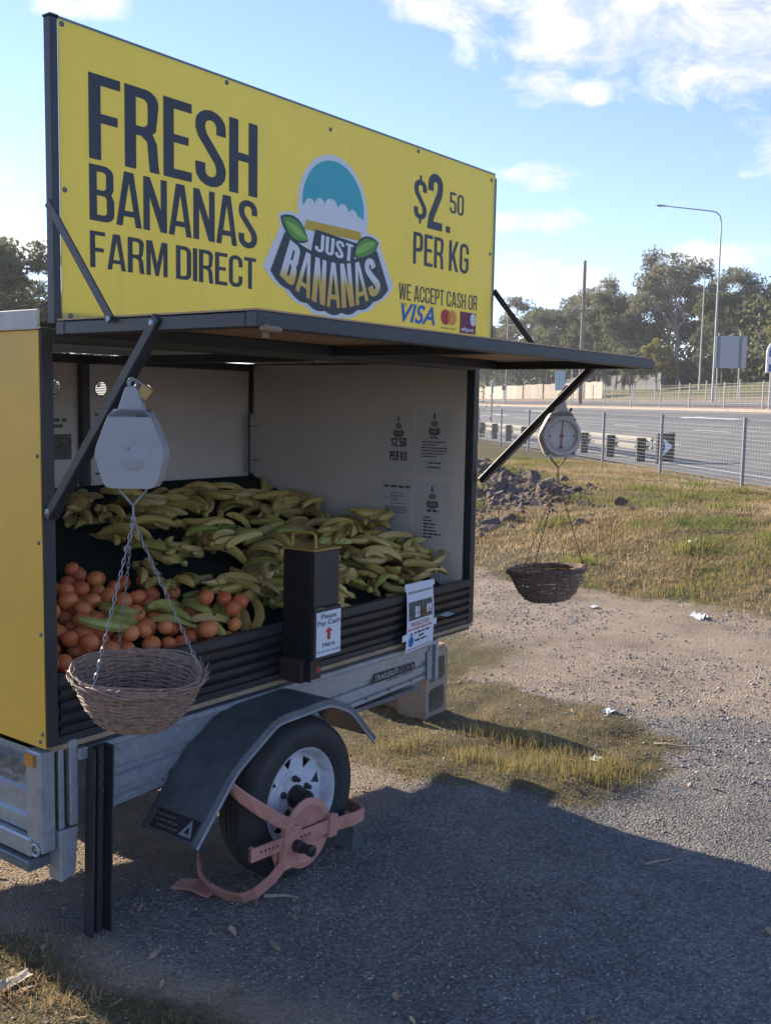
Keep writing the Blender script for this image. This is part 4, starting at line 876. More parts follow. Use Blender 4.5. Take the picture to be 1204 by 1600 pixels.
cpart('lock_tab', MB().box(1.046, -.1705, 1.0225, 1.090, -.158, 1.0250), 'wire'); cpart('warning_dot', MB().flat([ell(1.118, .772, .012, .014, 8)], lambda x, z: (x, -.1206, z)), 'ink_red')

# ------------------------------------------------------------------ hanging scales and baskets
def chain(mb, p, q, n, r=.0062, w=.0012, sag=0):
    p, q = Vector(p), Vector(q); d = (q-p); L_ = d.length/n; t = d.normalized(); a = t.orthogonal().normalized(); b = t.cross(a)
    for k in range(n):
        c = p+d*((k+.5)/n); u = a if k % 2 else b
        mb.tube([c+t*(L_*.68*math.cos(s_))+u*(r*.62*math.sin(s_)) for s_ in np.linspace(0, 2*math.pi, 10, endpoint=False)], w, 5, closed=True)
    return mb
def hexagon(wt, wm, wb, h, r=.018):
    P = [(-wb/2, -h/2), (wb/2, -h/2), (wm/2, -h*.05), (wt/2, h*.42), (wt/2*.75, h/2), (-wt/2*.75, h/2), (-wt/2, h*.42), (-wm/2, -h*.05)]
    out = []
    for i in range(len(P)):
        a, b, c = Vector(P[i-1]), Vector(P[i]), Vector(P[(i+1) % len(P)]); p0 = b+(a-b).normalized()*r; p1 = b+(c-b).normalized()*r
        out += [tuple(p0*(1-t_)**2+b*2*t_*(1-t_)+p1*t_*t_) for t_ in (0, .5, 1)]
    return out
def scale(loc, yaw, back, label, housing, wire):
    s = tag(empty('hanging_scale', loc, (0, 0, yaw)), label, 'scale', 'hanging scales on the awning struts')
    hx = hexagon(.118, .192, .135, .205); f0 = lambda y: (lambda x, z: (x, y, z))
    mb = MB(); mb.prism(hx, f0(.028), f0(-.030)); bd = mb.build('housing', K[housing], s, bevel=.005)
    cap = MB(); cap.prism([(-.036, .103), (.036, .103), (.017, .158), (.013, .166), (-.013, .166), (-.017, .158)], f0(.016), f0(-.018)); cap.build('neck', K[housing], s, bevel=.003)
    MB().tube([(.012*math.cos(a), 0, .176+.012*math.sin(a)) for a in np.linspace(0, 2*math.pi, 14, endpoint=False)], .003, 6, closed=True).build('hanging_ring', K[wire], s, smooth=True)
    MB().tube([(-.040, 0, -.095), (-.034, 0, -.112), (-.004, 0, -.146), (0, 0, -.149), (.004, 0, -.146), (.034, 0, -.112), (.040, 0, -.095)], .0036, 8).build('hanger_wire', K[wire], s, smooth=True)
    MB().tube([(0, 0, -.147), (0, 0, -.18), (.004, 0, -.192)], .003, 6).build('hook', K[wire], s, smooth=True)
    if back:
        mb = MB(); mb.lathe([(.036, 0), (.033, .0022), (.0, .0026)], 28, Matrix.Translation((.012, -.030, -.02)) @ Matrix.Rotation(R(90), 4, 'X'), cap=False); mb.build('back_boss', K[housing], s, smooth=True)
        for x, z in ((-.006, .004), (.030, -.030)): MB().lathe([(.006, 0), (.006, .003), (0, .003)], 10, Matrix.Translation((x, -.0322, z)) @ Matrix.Rotation(R(90), 4, 'X'), cap=False).build('screw', K['wire'], s)
        mb = MB(); mb.prism(hexagon(.108, .180, .125, .19), f0(.050), f0(.029)); mb.build('front_cover', K[housing], s, bevel=.004)
    else:
        My = Matrix.Translation((0, -.030, -.004)) @ Matrix.Rotation(R(90), 4, 'X')
        MB().lathe([(.092, -.004), (.092, .012), (.086, .018), (.074, .018), (.070, .010)], 48, My, cap=False).build('bezel', K[housing], s, smooth=True)
        dl = MB().lathe([(.0715, .009), (.0, .009)], 40, My, cap=False).build('dial', K['dial'], s)
        mb = MB(); mb.lathe([(.0665, .0096), (.0645, .0096)], 40, My, cap=False)
        for k in range(40):
            a = k*math.pi/20; r0 = .054 if k % 5 else .049
            mb.bar(My @ Vector((r0*math.cos(a), r0*math.sin(a), .0096)), My @ Vector((.060*math.cos(a), .060*math.sin(a), .0096)), .0012 if k % 5 else .002, .0004, My.to_3x3() @ Vector((0, 0, 1)))
        for a in (0, math.pi): mb.lathe([(.0045, .0098), (0, .0098)], 12, My @ Matrix.Translation((.056*math.cos(a), .056*math.sin(a), 0)), cap=False)
        mb.build('graduation', K['ink_grey'], dl)
        mb = MB(); mb.prism([(-.0012, .076), (.0012, .076), (.0024, .0), (.003, -.045), (.012, -.052), (.010, -.058), (-.010, -.058), (-.012, -.052), (-.003, -.045), (-.0024, 0)], lambda x, z: My @ Vector((x+.05*z, z, .0135)), lambda x, z: My @ Vector((x+.05*z, z, .0145))); mb.lathe([(.008, .012), (.008, .016), (0, .016)], 14, My, cap=False); mb.build('needle', K['needle'], s)
        for x, z in ((-.062, .07), (.062, .07), (-.06, -.085), (.06, -.085)): MB().lathe([(.0055, 0), (.0055, .004), (0, .004)], 8, Matrix.Translation((x, -.0305, z)) @ Matrix.Rotation(R(90), 4, 'X'), cap=False).build('screw', K['rust'], s)
        MB().tube([(.042, -.01, .108), (.052, -.014, .122)], .0055, 8).build('zero_knob', K['nut'], s, smooth=True)
    return s
def basket(loc, tilt, top, wire, label, seed, col):
    """hanging wicker bowl; loc = centre of the rim, top = point the chains meet"""
    b = tag(empty('wicker_basket', loc, tilt), label, 'basket', 'wicker baskets hanging under the scales'); rr = random.Random(seed)
    prof_ = lambda t: (.088+.084*t**.60+.004*math.sin(t*3), -.142+.142*t)
    mb = MB(); NR = 25
    for k in range(NR):
        t = k/(NR-1); r0, z0 = prof_(t); ph = rr.uniform(0, 6.3); pts = []; m_ = 30; w1 = rr.uniform(.8, 1.3)
        for i in range(m_):
            a = 2*math.pi*i/m_; wv = .0045*(1 if (i+k) % 2 else -1)
            pts.append(((r0+wv+rr.uniform(-.002, .002))*math.cos(a), (r0+wv)*math.sin(a), z0+.0025*math.sin(3*a*w1+ph)+rr.uniform(-.0016, .0016)))
        mb.tube(pts, rr.uniform(.0026, .0044), 5, closed=True)
    for k in range(5):
        r0 = .088*(1-k/5); mb.tube([(r0*math.cos(a), r0*math.sin(a), -.142+rr.uniform(-.002, .002)) for a in np.linspace(0, 2*math.pi, 20, endpoint=False)], .0055, 5, closed=True)
    mb.build('weave', col, b, smooth=True, kind='stuff')
    mb = MB()
    for k in range(15):
        a = 2*math.pi*(k+.5)/15; mb.tube([(prof_(t)[0]*math.cos(a), prof_(t)[0]*math.sin(a), prof_(t)[1]) for t in np.linspace(0, 1.04, 7)], .0035, 5)
    mb.build('stakes', col, b, smooth=True, kind='stuff')
    mb = MB()
    for k in range(9):
        ph = rr.uniform(0, 6.3); rr0 = .176+rr.uniform(-.006, .010); zz = rr.uniform(-.012, .010); w = rr.randint(3, 6)
        mb.tube([((rr0+.006*math.sin(w*a+ph))*math.cos(a), (rr0+.006*math.sin(w*a+ph))*math.sin(a), zz+.006*math.cos(w*a+ph)) for a in np.linspace(0, 2*math.pi, 44, endpoint=False)], rr.uniform(.0024, .0038), 5, closed=True)
    for k in range(46):                                     # ends that stick out of the rim
        a = rr.uniform(0, 6.3); r0 = .178; mb.tube([(r0*math.cos(a), r0*math.sin(a), .0), ((r0+.006)*math.cos(a+.1), (r0+.006)*math.sin(a+.1), rr.uniform(-.012, .014)), ((r0+.012)*math.cos(a+.2), (r0+.012)*math.sin(a+.2), rr.uniform(-.016, .018))], .0018, 4)
    mb.build('rim', col, b, smooth=True)
    Mi = (Matrix.Translation(loc) @ Euler(tilt).to_matrix().to_4x4()).inverted(); tp = Mi @ Vector(top)
    for k in range(3):
        a = R(120*k+ (52 if seed == 1 else 20)); q = Vector((.172*math.cos(a), .172*math.sin(a), .004)); chain(MB(), tp, q, 26).build('chain', K[wire], b, smooth=True)
    MB().tube([tp+Vector((.008*math.cos(a), 0, .006+.008*math.sin(a))) for a in np.linspace(0, 6.283, 12, endpoint=False)], .0022, 6, closed=True).build('chain_ring', K[wire], b, smooth=True)
    return b
def padlock(loc, rot, m, label, shackle):
    p = tag(empty('padlock', loc, rot), label, 'padlock', 'padlocks on the scales')
    MB().box(-.019, -.008, -.034, .019, .008, 0).build('body', K[m], p, bevel=.003)
    MB().tube([(-.012, 0, 0), (-.012, 0, .016)]+[(.012*math.cos(a), 0, .016+.012*math.sin(a)) for a in np.linspace(math.pi, 0, 8)]+[(.012, 0, 0)], .0032, 8).build('shackle', K[shackle], p, smooth=True); return p
wick = mat('pale wicker', (.30, .195, .14), .75, var=.35, scale=60, dirt=(.34, .25, .21), dirt_amt=.4, dirt_scale=30)
wick2 = mat('dark wicker', (.20, .135, .10), .75, var=.4, scale=60, dirt=(.20, .15, .11), dirt_amt=.35, dirt_scale=30)
yaw0 = -math.atan2(.7993, .601)+math.radians(4)     # faces turned to the path in front of the trailer
SC1 = (-.035, -.452, 1.660); SC2 = (2.455, -.415, 1.662)
scale(SC1, yaw0+R(-8), True, 'white plastic hanging scale seen from behind, nearest strut', 'plastic_white', 'wire')
scale(SC2, yaw0+R(4), False, 'grimy white dial scale with red needle on the far strut', 'plastic_rust', 'rust_wire')
basket((-.032, -.465, 1.058), (R(5), R(-3), .3), (SC1[0], SC1[1], 1.468), 'wire', 'pale wicker basket on chains under the plain back of the near scale', 1, wick)
basket((2.455, -.375, 1.030), (R(-4), R(3), .8), (SC2[0], SC2[1], 1.462), 'rust_wire', 'dark wicker basket on chains under the dial scale over the driveway', 2, wick2)
padlock((-.024, -.467, 1.822), (R(10), R(-52), yaw0), 'brass', 'brass padlock locking the near scale to its strut', 'wire')
padlock((2.465, -.429, 1.855), (R(6), R(-135), yaw0), 'rust', 'rusty padlock locking the dial scale to its strut', 'rust_wire')
# white tube cable-tied to the back corner post
mb = MB(); mb.lathe([(.0, -.165), (.014, -.165), (.0165, -.160), (.0165, .150), (.012, .155), (.012, .165), (0, .165)], 14, Matrix.Translation((LX-.085, DY-.075, 1.555)), cap=False)
tb = tag(mb.build('document_tube', K['plastic_white'], smooth=True), 'white plastic tube tied upright to the inner corner post', 'tube')
for z in (1.65, 1.46): mb = MB(); mb.tube([(LX-.085+.019*math.cos(a)+(.02 if math.cos(a) > .5 else 0), DY-.075+.019*math.sin(a)+(.015 if math.sin(a) > .5 else 0), z) for a in np.linspace(0, 6.283, 14, endpoint=False)], .0022, 5, closed=True); mb.build('cable_tie', K['ink'], tb)

# ------------------------------------------------------------------ wheel clamp
wc = tag(empty('wheel_clamp', (.9, -.2, 0)), 'faded red wheel clamp locked over the trailer wheel', 'wheel clamp')
def wpart(name, mb, parent=None, m='clamp', **k): return mb.xf(Matrix.Translation((-.9, .2, 0))).build(name, K[m], parent or wc, **k)
def ribbon(pts, w, t, side=None):
    """flat bar bent along pts; width axis given by side"""
    mb = MB(); P = [Vector(p) for p in pts]; vs = []; n = len(P)
    for i in range(n):
        d_ = (P[min(n-1, i+1)]-P[max(0, i-1)]).normalized(); s_ = Vector(side if side is not None else (0, 0, 1)); s_ = (s_-d_*s_.dot(d_)).normalized(); o_ = d_.cross(s_)
        vs += [P[i]-s_*w/2-o_*t/2, P[i]+s_*w/2-o_*t/2, P[i]+s_*w/2+o_*t/2, P[i]-s_*w/2+o_*t/2]
    mb.add(vs, [(i*4+k, i*4+(k+1) % 4, i*4+4+(k+1) % 4, i*4+4+k) for i in range(n-1) for k in range(4)]+[(3, 2, 1, 0), (4*n-4, 4*n-3, 4*n-2, 4*n-1)]); return mb
CY = -.262
dcx, dcz = .895, .235
MD = Matrix.Translation((dcx, CY, dcz)) @ Matrix.Rotation(R(90), 4, 'X')
wpart('face_disc', MB().lathe([(.0, -.004), (.128, -.004), (.128, .002), (.104, .008), (.098, .004), (.0, .004)], 40, MD, cap=False), smooth=True)
wpart('skirt_plate', MB().prism([(.720, .205), (.745, .140), (.98, .135), (1.02, .21), (.90, .25), (.80, .26)], lambda x, z: (x, CY-.001, z), lambda x, z: (x, CY+.006, z)))
# cross bar with adjustment holes
bar_p = [Vector((.585, CY-.020, .262)), Vector((1.02, CY-.020, .232))]
holes = []
for k in range(5): holes.append(ell(.635+.020*k, .2595-.0014*k, .0058, .0058, 10))
for k in range(3): holes.append(ell(.842+.020*k, .2445-.0014*k, .0058, .0058, 10))
mb = MB(); cc = [[(.585, .238), (1.03, .206), (1.03, .258), (.585, .286)]]+holes; mb.flat(cc, lambda x, z: (x, CY-.026, z)); mb.box(.585, CY-.0255, .2865, .60, CY-.012, .2880)
wpart('cross_bar', mb); wpart('cross_bar_core', MB().bar((.587, CY-.018, .2615), (1.029, CY-.018, .2315), .044, .010, (0, 1, 0)), m='rust')
wpart('sleeve', MB().prism([(.735, .155), (.815, .150), (.832, .290), (.752, .315)], lambda x, z: (x, CY-.036, z), lambda x, z: (x, CY-.008, z)), bevel=.003)
wpart('sleeve', MB().prism([(.985, .193), (1.030, .190), (1.036, .272), (.992, .276)], lambda x, z: (x, CY-.036, z), lambda x, z: (x, CY-.008, z)), bevel=.003)
mb = MB(); mb.lathe([(.022, 0), (.022, .030), (.018, .034), (.018, .060), (.021, .064), (.021, .078), (.014, .082), (.0, .082)], 14, Matrix.Translation((.800, CY-.036, .230)) @ Matrix.Rotation(R(90), 4, 'X'), cap=False); wpart('lock_bolt', mb, m='nut', smooth=True)
# upper arm curving round the tyre tread
wpart('upper_arm', ribbon([(.60, .02, .50), (.585, -.10, .515), (.570, -.19, .495), (.590, -.245, .455), (.650, -.275, .400), (.720, -.288, .345), (.790, -.292, .300)], .046, .010, (-.25, 0, .97)), bevel=.002)
# lower arm: down to the ground in front of the wheel and back behind it
wpart('lower_arm', ribbon([(.775, CY-.03, .195), (.70, CY-.015, .135), (.645, CY+.010, .098), (.615, CY+.045, .080), (.602, -.15, .074), (.61, -.06, .074), (.64, .02, .080), (.70, .09, .11)], .040, .012, (-.35, 0, .93)), bevel=.002)
wpart('ground_foot', ribbon([(.560, .060, .014+gz(.56, 0)), (.585, -.01, .022+gz(.58, 0)), (.605, -.085, .060)], .075, .010, (1, .3, 0)), bevel=.002)
wpart('right_arm', ribbon([(1.025, CY-.022, .228), (1.15, CY-.022, .212), (1.215, CY-.010, .205), (1.25, CY+.03, .202), (1.262, CY+.09, .20), (1.262, -.05, .20)], .050, .010), bevel=.002)
wpart('wheel_chock', MB().prism([(1.28, .0), (1.37, .0), (1.35, .05), (1.29, .11)], lambda x, z: (x, -.17, z-.01), lambda x, z: (x, .02, z-.01)), m='galv_dark', bevel=.003)

# ------------------------------------------------------------------ concrete blocks under the drawbar
def block(loc, yaw, label, w=.19):
    b = tag(empty('concrete_block', loc, (0, 0, yaw)), label, 'concrete block', 'concrete blocks at the tray end')
    h = .40; o = [(-w/2, 0), (w/2, 0), (w/2, h), (-w/2, h)]
    def hole(z0, z1): r_ = .03; x0, x1 = -w/2+.034, w/2-.034; return [(x0, z0+r_)]+arc(x0+r_, z0+r_, r_, r_, 180, 270, 4)+arc(x1-r_, z0+r_, r_, r_, 270, 360, 4)+arc(x1-r_, z1-r_, r_, r_, 0, 90, 4)+arc(x0+r_, z1-r_, r_, r_, 90, 180, 4)
    hs = [hole(.035, .175), hole(.215, .355)]; mb = MB()
    mb.flat([o]+hs, lambda x, z: (x, -.095, z)); mb.flat([o]+hs, lambda x, z: (x, .095, z))
    for c in [o]+hs:
        for i in range(len(c)): a, e = c[i], c[(i+1) % len(c)]; mb.add([(a[0], -.095, a[1]), (e[0], -.095, e[1]), (e[0], .095, e[1]), (a[0], .095, a[1])], [(0,1,2,3)])
    mb.build('shell', K['block'], b, bevel=.003); return b
b1 = block((3.155, .80, gz(3.15, .80)-.005), R(6), 'upright concrete block with two open cores beside the tray corner', .26)
MB().box(-.12, -.085, .4005, .12, .085, .420).build('packing_board', K['ply'], b1)
b2 = block((3.16, 1.00+.0, gz(3.16, 1.0)-.005), R(96), 'shaded concrete block standing behind the open-cored block', .19)

# ------------------------------------------------------------------ fruit: dropped one by one on a height map of the display board
HC = .01; hx0, hy0 = .05, .03; hnx, hny = 233, 143
HX, HY = np.meshgrid(hx0+HC*np.arange(hnx), hy0+HC*np.arange(hny), indexing='ij')
H = board(HY).copy()
def drop(pts, rad, x, y, sink=.006):
    """pts (n,3) local, rad (n,) -> resting z"""
    ix = np.round((pts[:,0]+x-hx0)/HC).astype(int); iy = np.round((pts[:,1]+y-hy0)/HC).astype(int)
    if ix.min() < 1 or iy.min() < 1 or ix.max() > hnx-2 or iy.max() > hny-2: return None
    return float(np.max(H[ix, iy]-(pts[:,2]-rad)))-sink
def settle(pts, rad, x, y, z):
    for p_, r_ in zip(pts, rad):
        cx, cy, cz = p_[0]+x, p_[1]+y, p_[2]+z; k = int(r_/HC)+1; ix = int(round((cx-hx0)/HC)); iy = int(round((cy-hy0)/HC))
        sl = (slice(max(0, ix-k), ix+k+1), slice(max(0, iy-k), iy+k+1)); d2 = (HX[sl]-cx)**2+(HY[sl]-cy)**2; m_ = d2 < r_*r_
        H[sl] = np.where(m_, np.maximum(H[sl], cz+np.sqrt(np.maximum(r_*r_-d2, 0))), H[sl])
# mandarins
man = []
for v_ in range(4):
    rr = random.Random(v_); mb = MB(); nseg, nring = 16, 10; sq = .86+.05*v_/3
    pr_ = []
    for i in range(nring+1):
        a = math.pi*i/nring-math.pi/2; r_ = math.cos(a); z_ = math.sin(a)*sq
        if i >= nring-1: z_ -= .05
        pr_.append((max(r_, .0005), z_))
    mb.lathe([(r_*.0355, z_*.0355) for r_, z_ in pr_], nseg); mb.lathe([(.003, .028), (.0025, .0315), (.0, .0315)], 5, cap=False)
    man.append(mb.mesh('mandarin', K['mandarin'], True))
def place_mandarin(x, y, label, group):
    r_ = .0335; z = drop(np.array([[0, 0, 0.], [.017, 0, 0], [-.017, 0, 0], [0, .017, 0], [0, -.017, 0]]), np.array([r_, r_*.85, r_*.85, r_*.85, r_*.85]), x, y, .002)
    if z is None: return False
    o = bpy.data.objects.new('mandarin', man[random.randrange(4)]); C.objects.link(o); o.location = (x, y, z); o.rotation_euler = (random.uniform(-.9, .9), random.uniform(-.9, .9), random.uniform(0, 6)); s_ = random.uniform(.80, 1.04); o.scale = (s_, s_, s_*random.uniform(.94, 1.08))
    tag(o, label, 'mandarin', group); o['label'] = label if 'heaped' not in label else ('orange mandarin in the front of the heap, against the black slats' if y < .22 else 'orange mandarin at the top of the heap, on the dark mat' if y > .58 else 'orange mandarin in the middle of the near-end heap'); settle(np.array([[0, 0, 0.]]), np.array([r_*.97]), x, y, z); return True
def lowest(fx, fy, k, fn):
    best = None
    for _ in range(k):
        x, y = fx(), fy(); z = fn(x, y)
        if z is not None and (best is None or z < best[0]): best = (z, x, y)
    return best
for k in range(150):
    def cand(x, y):
        ix = int(round((x-hx0)/HC)); iy = int(round((y-hy0)/HC))
        if not (3 <= ix < hnx-3 and 3 <= iy < hny-3): return None
        lim = .92-.72*max(0, x-.30)
        if y > lim: return None
        return H[ix-2:ix+3, iy-2:iy+3].max()-board(y)+random.uniform(0, .012)+.10*math.hypot((x-.25)/.6, (y-.4)/.5)
    b_ = lowest(lambda: random.uniform(.075, 1.22)**1.0, lambda: random.uniform(.06, .90), 12, cand)
    if b_: place_mandarin(b_[1], b_[2], 'orange mandarin heaped behind the slats at the near end of the trailer', 'mandarins heaped at the near end')
# bananas
def banana_mesh(name, m, L_=.19, R_=.0185, bend=1.35, seed=0):
    rr = random.Random(seed); nseg = 11; nside = 7; rad_ = L_/bend; V = []; tips = []; cen = []
    prof_ = [(0, .34), (.06, .32), (.12, .46), (.19, .82), (.32, .98), (.5, 1.0), (.68, .98), (.81, .90), (.90, .68), (.96, .36), (1.0, .24)]
    for i, (t, rf) in enumerate(prof_):
        a = (t-.5)*bend; c = Vector((rad_*math.sin(a), 0, rad_*(math.cos(a)-math.cos(bend/2)))); cen.append((c, R_*rf))
        u = Vector((math.sin(a), 0, math.cos(a))); w = Vector((0, 1, 0))
        for k in range(nside):
            an = 2*math.pi*k/nside; q = 1+.07*(1 if k % 2 else -1)
            V.append(c+(u*math.cos(an)+w*math.sin(an))*R_*rf*q); tips.append(1.0 if (i == 0 or i == len(prof_)-1) else (.35 if i == 1 else 0.0))
    F = [(i*nside+k, i*nside+(k+1) % nside, (i+1)*nside+(k+1) % nside, (i+1)*nside+k) for i in range(len(prof_)-1) for k in range(nside)]
    F += [tuple(range(nside-1, -1, -1)), tuple(range((len(prof_)-1)*nside, len(prof_)*nside))]
    mb = MB(); mb.add(V, F); me = mb.mesh(name, m, True); at_ = me.attributes.new('tip', 'FLOAT', 'POINT'); at_.data.foreach_set('value', tips)
    return me, cen
BY = [banana_mesh('banana', K['ban_y'], .205+.014*k, .0172+.0008*k, 1.25+.24*k, k) for k in range(4)]
BG = [banana_mesh('banana', K['ban_g'], .198+.014*k, .0178+.0008*k, 1.05+.28*k, k) for k in range(3)]
crown_me = MB().lathe([(.004, -.012), (.013, -.008), (.015, .004), (.008, .014), (0, .016)], 8).mesh('crown', K['ban_g'], True)
def bunch_def(rr, n, lib):
    """bananas fanned from one crown; returns [(mesh, matrix)], sample points"""
    items = []; P = []; Rd = []
    lay = rr.choice((0, 1, 1, 2)) if n > 1 else rr.choice((0, 1, 1, 2, 3, 3))
    for k in range(n):
        me, cen = rr.choice(lib); s_ = rr.uniform(.92, 1.06)
        fan = R((k-(n-1)/2)*rr.uniform(15, 21)); c0 = cen[0][0]
        base = Matrix.Translation(-c0)                                   # stem end at the crown
        roll = {0: R(90), 1: R(rr.uniform(-15, 15)), 2: R(-90), 3: R(rr.uniform(-70, 70))}[lay]     # which way the curve lies
        M_ = Matrix.Rotation(fan, 4, 'Z') @ Matrix.Translation((.008, 0, 0)) @ Matrix.Rotation(roll+R(rr.uniform(-12, 12)), 4, 'X') @ Matrix.Rotation(R(rr.uniform(-6, 6)) + (R(-26) if lay == 1 else 0), 4, 'Y') @ Matrix.Scale(s_, 4) @ base
        if lay != 1: M_ = Matrix.Translation((0, 0, .010*(k % 2))) @ M_
        items.append((me, M_))
        for c, r_ in cen[2:]: p_ = M_ @ c; P.append(p_); Rd.append(r_*s_)
    return items, P, Rd
nb = 0
def try_bunch(zone, n, lib, target, rr, k=14):
    best = None
    for _ in range(k):
        items, P, Rd = bunch_def(rr, n, lib); x, y = zone(rr); yaw = rr.uniform(0, 6.283)
        gyl = math.atan(.362)
        M_ = Matrix.Rotation(gyl*rr.uniform(.1, 1.5), 4, 'X') @ Matrix.Rotation(rr.gauss(0, .34), 4, 'Y') @ Matrix.Rotation(yaw, 4, 'Z')
        pts = np.array([tuple(M_ @ p_) for p_ in P]); cx = pts[:, :2].mean(0); pts[:, :2] -= cx
        z = drop(pts, np.array(Rd), x, y, .010)
        if z is None: continue
        top = float((pts[:, 2]+z).max()); low = float((pts[:, 2]+z).min()); over = top-target(x, y)
        if over > .05: continue
        score = (top-low)*.35+max(0, over)*2+z*.15
        if best is None or score < best[0]: best = (score, items, Rd, M_, pts, x, y, z, cx)
    if best is None: return None
    _, items, Rd, M_, pts, x, y, z, cx = best
    settle(pts, np.array(Rd)*.92, x, y, z)
    return items, M_, Vector((x-cx[0], y-cx[1], z))
FRUIT = []
def put_bunch(res, label, group, single):
    if not res: return 0
    items, M_, loc = res; W_ = Matrix.Translation(loc) @ M_
    green = items[0][0].materials[0] == K['ban_g']
    if single:
        o = bpy.data.objects.new('banana', items[0][0]); C.objects.link(o); o.matrix_world = W_ @ items[0][1]; tag(o, label, 'banana', group); FRUIT.append((o, label, loc.x, 'green-tinged' if green else 'yellow', 1)); return 1
    e = tag(empty('banana_bunch', loc), label, 'bananas', group); q = M_.to_euler(); e.rotation_euler = q; FRUIT.append((e, label, loc.x, 'green-tinged' if green else 'yellow', len(items)))
    for me, m_ in items:
        o = bpy.data.objects.new('banana', me); C.objects.link(o); o.parent = e; o.matrix_local = m_
    o = bpy.data.objects.new('crown', crown_me); C.objects.link(o); o.parent = e; o.rotation_euler = (0, R(-90), 0)
    return len(items)
rr = random.Random(11)
def zone(x0, x1, y0, y1): return lambda r: (r.uniform(x0, x1), r.uniform(y0, y1))
def t_mound(x, y): return board(y)+.08+.21*math.exp(-(((x-2.15)/.62)**2+((y-.66)/.50)**2))
def t_mid(x, y): return board(y)+.14
def t_back(x, y): return board(y)+.145
for k in range(24): put_bunch(try_bunch(zone(.80, 1.75, .16, .98), rr.choice((2, 3, 3, 4)), BG if rr.random() < .42 else BY, t_mid, rr), 'bunch in the low heap behind the cash box', 'banana bunches behind the cash box', False)
for k in range(44): put_bunch(try_bunch(zone(1.40, 2.30, .10, 1.10), rr.choice((2, 3, 3, 4)), BG if rr.random() < .22 else BY, t_mound, rr, 9), 'bunch in the tall heap against the notices wall', 'banana bunches heaped against the side wall', False)
for k in range(14): put_bunch(try_bunch(zone(.92, 1.65, .58, 1.02), rr.choice((2, 3, 3)), BG if rr.random() < .3 else BY, t_back, rr), 'bunch midway up the slope above the mandarins', 'banana bunches midway up the slope', False)
for k in range(26): put_bunch(try_bunch(zone(.95, 2.28, .92, 1.40), rr.choice((2, 3, 3, 4)), BY, t_back, rr), 'bunch spread on the dark mat at the back', 'banana bunches on the back slope', False)
for k in range(30): put_bunch(try_bunch(zone(.90, 2.25, .82, 1.40), 1, BY, t_back, rr), 'loose banana lying on the dark mat at the back', 'loose bananas on the back slope', True)
for k in range(44): put_bunch(try_bunch(zone(1.25, 2.30, .06, 1.0), 1, BY if rr.random() < .7 else BG, lambda x, y: t_mound(x, y)+.05, rr, 6), 'loose banana on the tall heap by the notices wall', 'loose bananas on the tall heap', True)
for k in range(9): put_bunch(try_bunch(zone(.2, .95, .12, .55), 1, BG, lambda x, y: 2, rr, 10), 'loose banana lying on the mandarins', 'green bananas among the mandarins', True)
for k in range(20): put_bunch(try_bunch(zone(.80, 1.7, .1, .9), 1, BG if rr.random() < .6 else BY, lambda x, y: t_mid(x, y)+.05, rr), 'loose banana in the low heap behind the cash box', 'loose bananas behind the cash box', True)
def ordinal(i): return str(i)+('th' if 10 <= i % 100 <= 20 else {1: 'st', 2: 'nd', 3: 'rd'}.get(i % 10, 'th'))
_g = {}
for o, lb, x, tint_, nf in FRUIT: _g.setdefault((lb, tint_, nf), []).append((x, o))
for (lb, tint_, nf), lst in _g.items():
    for i, (x, o) in enumerate(sorted(lst, key=lambda q: -q[0])):
        w_ = {1: '', 2: 'two-banana ', 3: 'three-banana ', 4: 'four-banana ', 5: 'five-banana '}[nf]
        o['label'] = tint_+' '+w_+lb+(', '+ordinal(i+1)+' from the far end' if len(lst) > 1 else '')
for k in range(8):
    x, y = random.uniform(.50, .95), random.uniform(.06, .17)
    place_mandarin(x, y, 'orange mandarin strayed among the bananas behind the slats', 'mandarins among the bananas')

# ------------------------------------------------------------------ grass, loose gravel
def blade_mat():
    m = bpy.data.materials.new('grass blades'); t, b = nodes_of(m); N = t.nodes.new; L = t.links.new
    b.inputs['Roughness'].default_value = .7; b.inputs['Specular IOR Level'].default_value = .25
    a = N('ShaderNodeAttribute'); a.attribute_name = 'tint'; rp = N('ShaderNodeValToRGB'); e = rp.color_ramp.elements
    e[0].position = 0; e[0].color = (.52, .40, .23, 1); e[1].position = 1; e[1].color = (.15, .20, .04, 1)
    for p_, c_ in ((.14, (.34, .205, .105)), (.3, (.36, .25, .12)), (.55, (.32, .27, .10)), (.75, (.25, .26, .065))): x = e.new(p_); x.color = (*c_, 1)
    L(a.outputs['Fac'], rp.inputs[0]); L(rp.outputs[0], b.inputs['Base Color'])
    tr = N('ShaderNodeBsdfTranslucent'); L(rp.outputs[0], tr.inputs[0]); mx = N('ShaderNodeMixShader'); mx.inputs[0].default_value = .4; L(b.outputs[0], mx.inputs[1]); L(tr.outputs[0], mx.inputs[2]); L(mx.outputs[0], t.nodes['Material Output'].inputs[0])
    return m
K['blade'] = blade_mat()
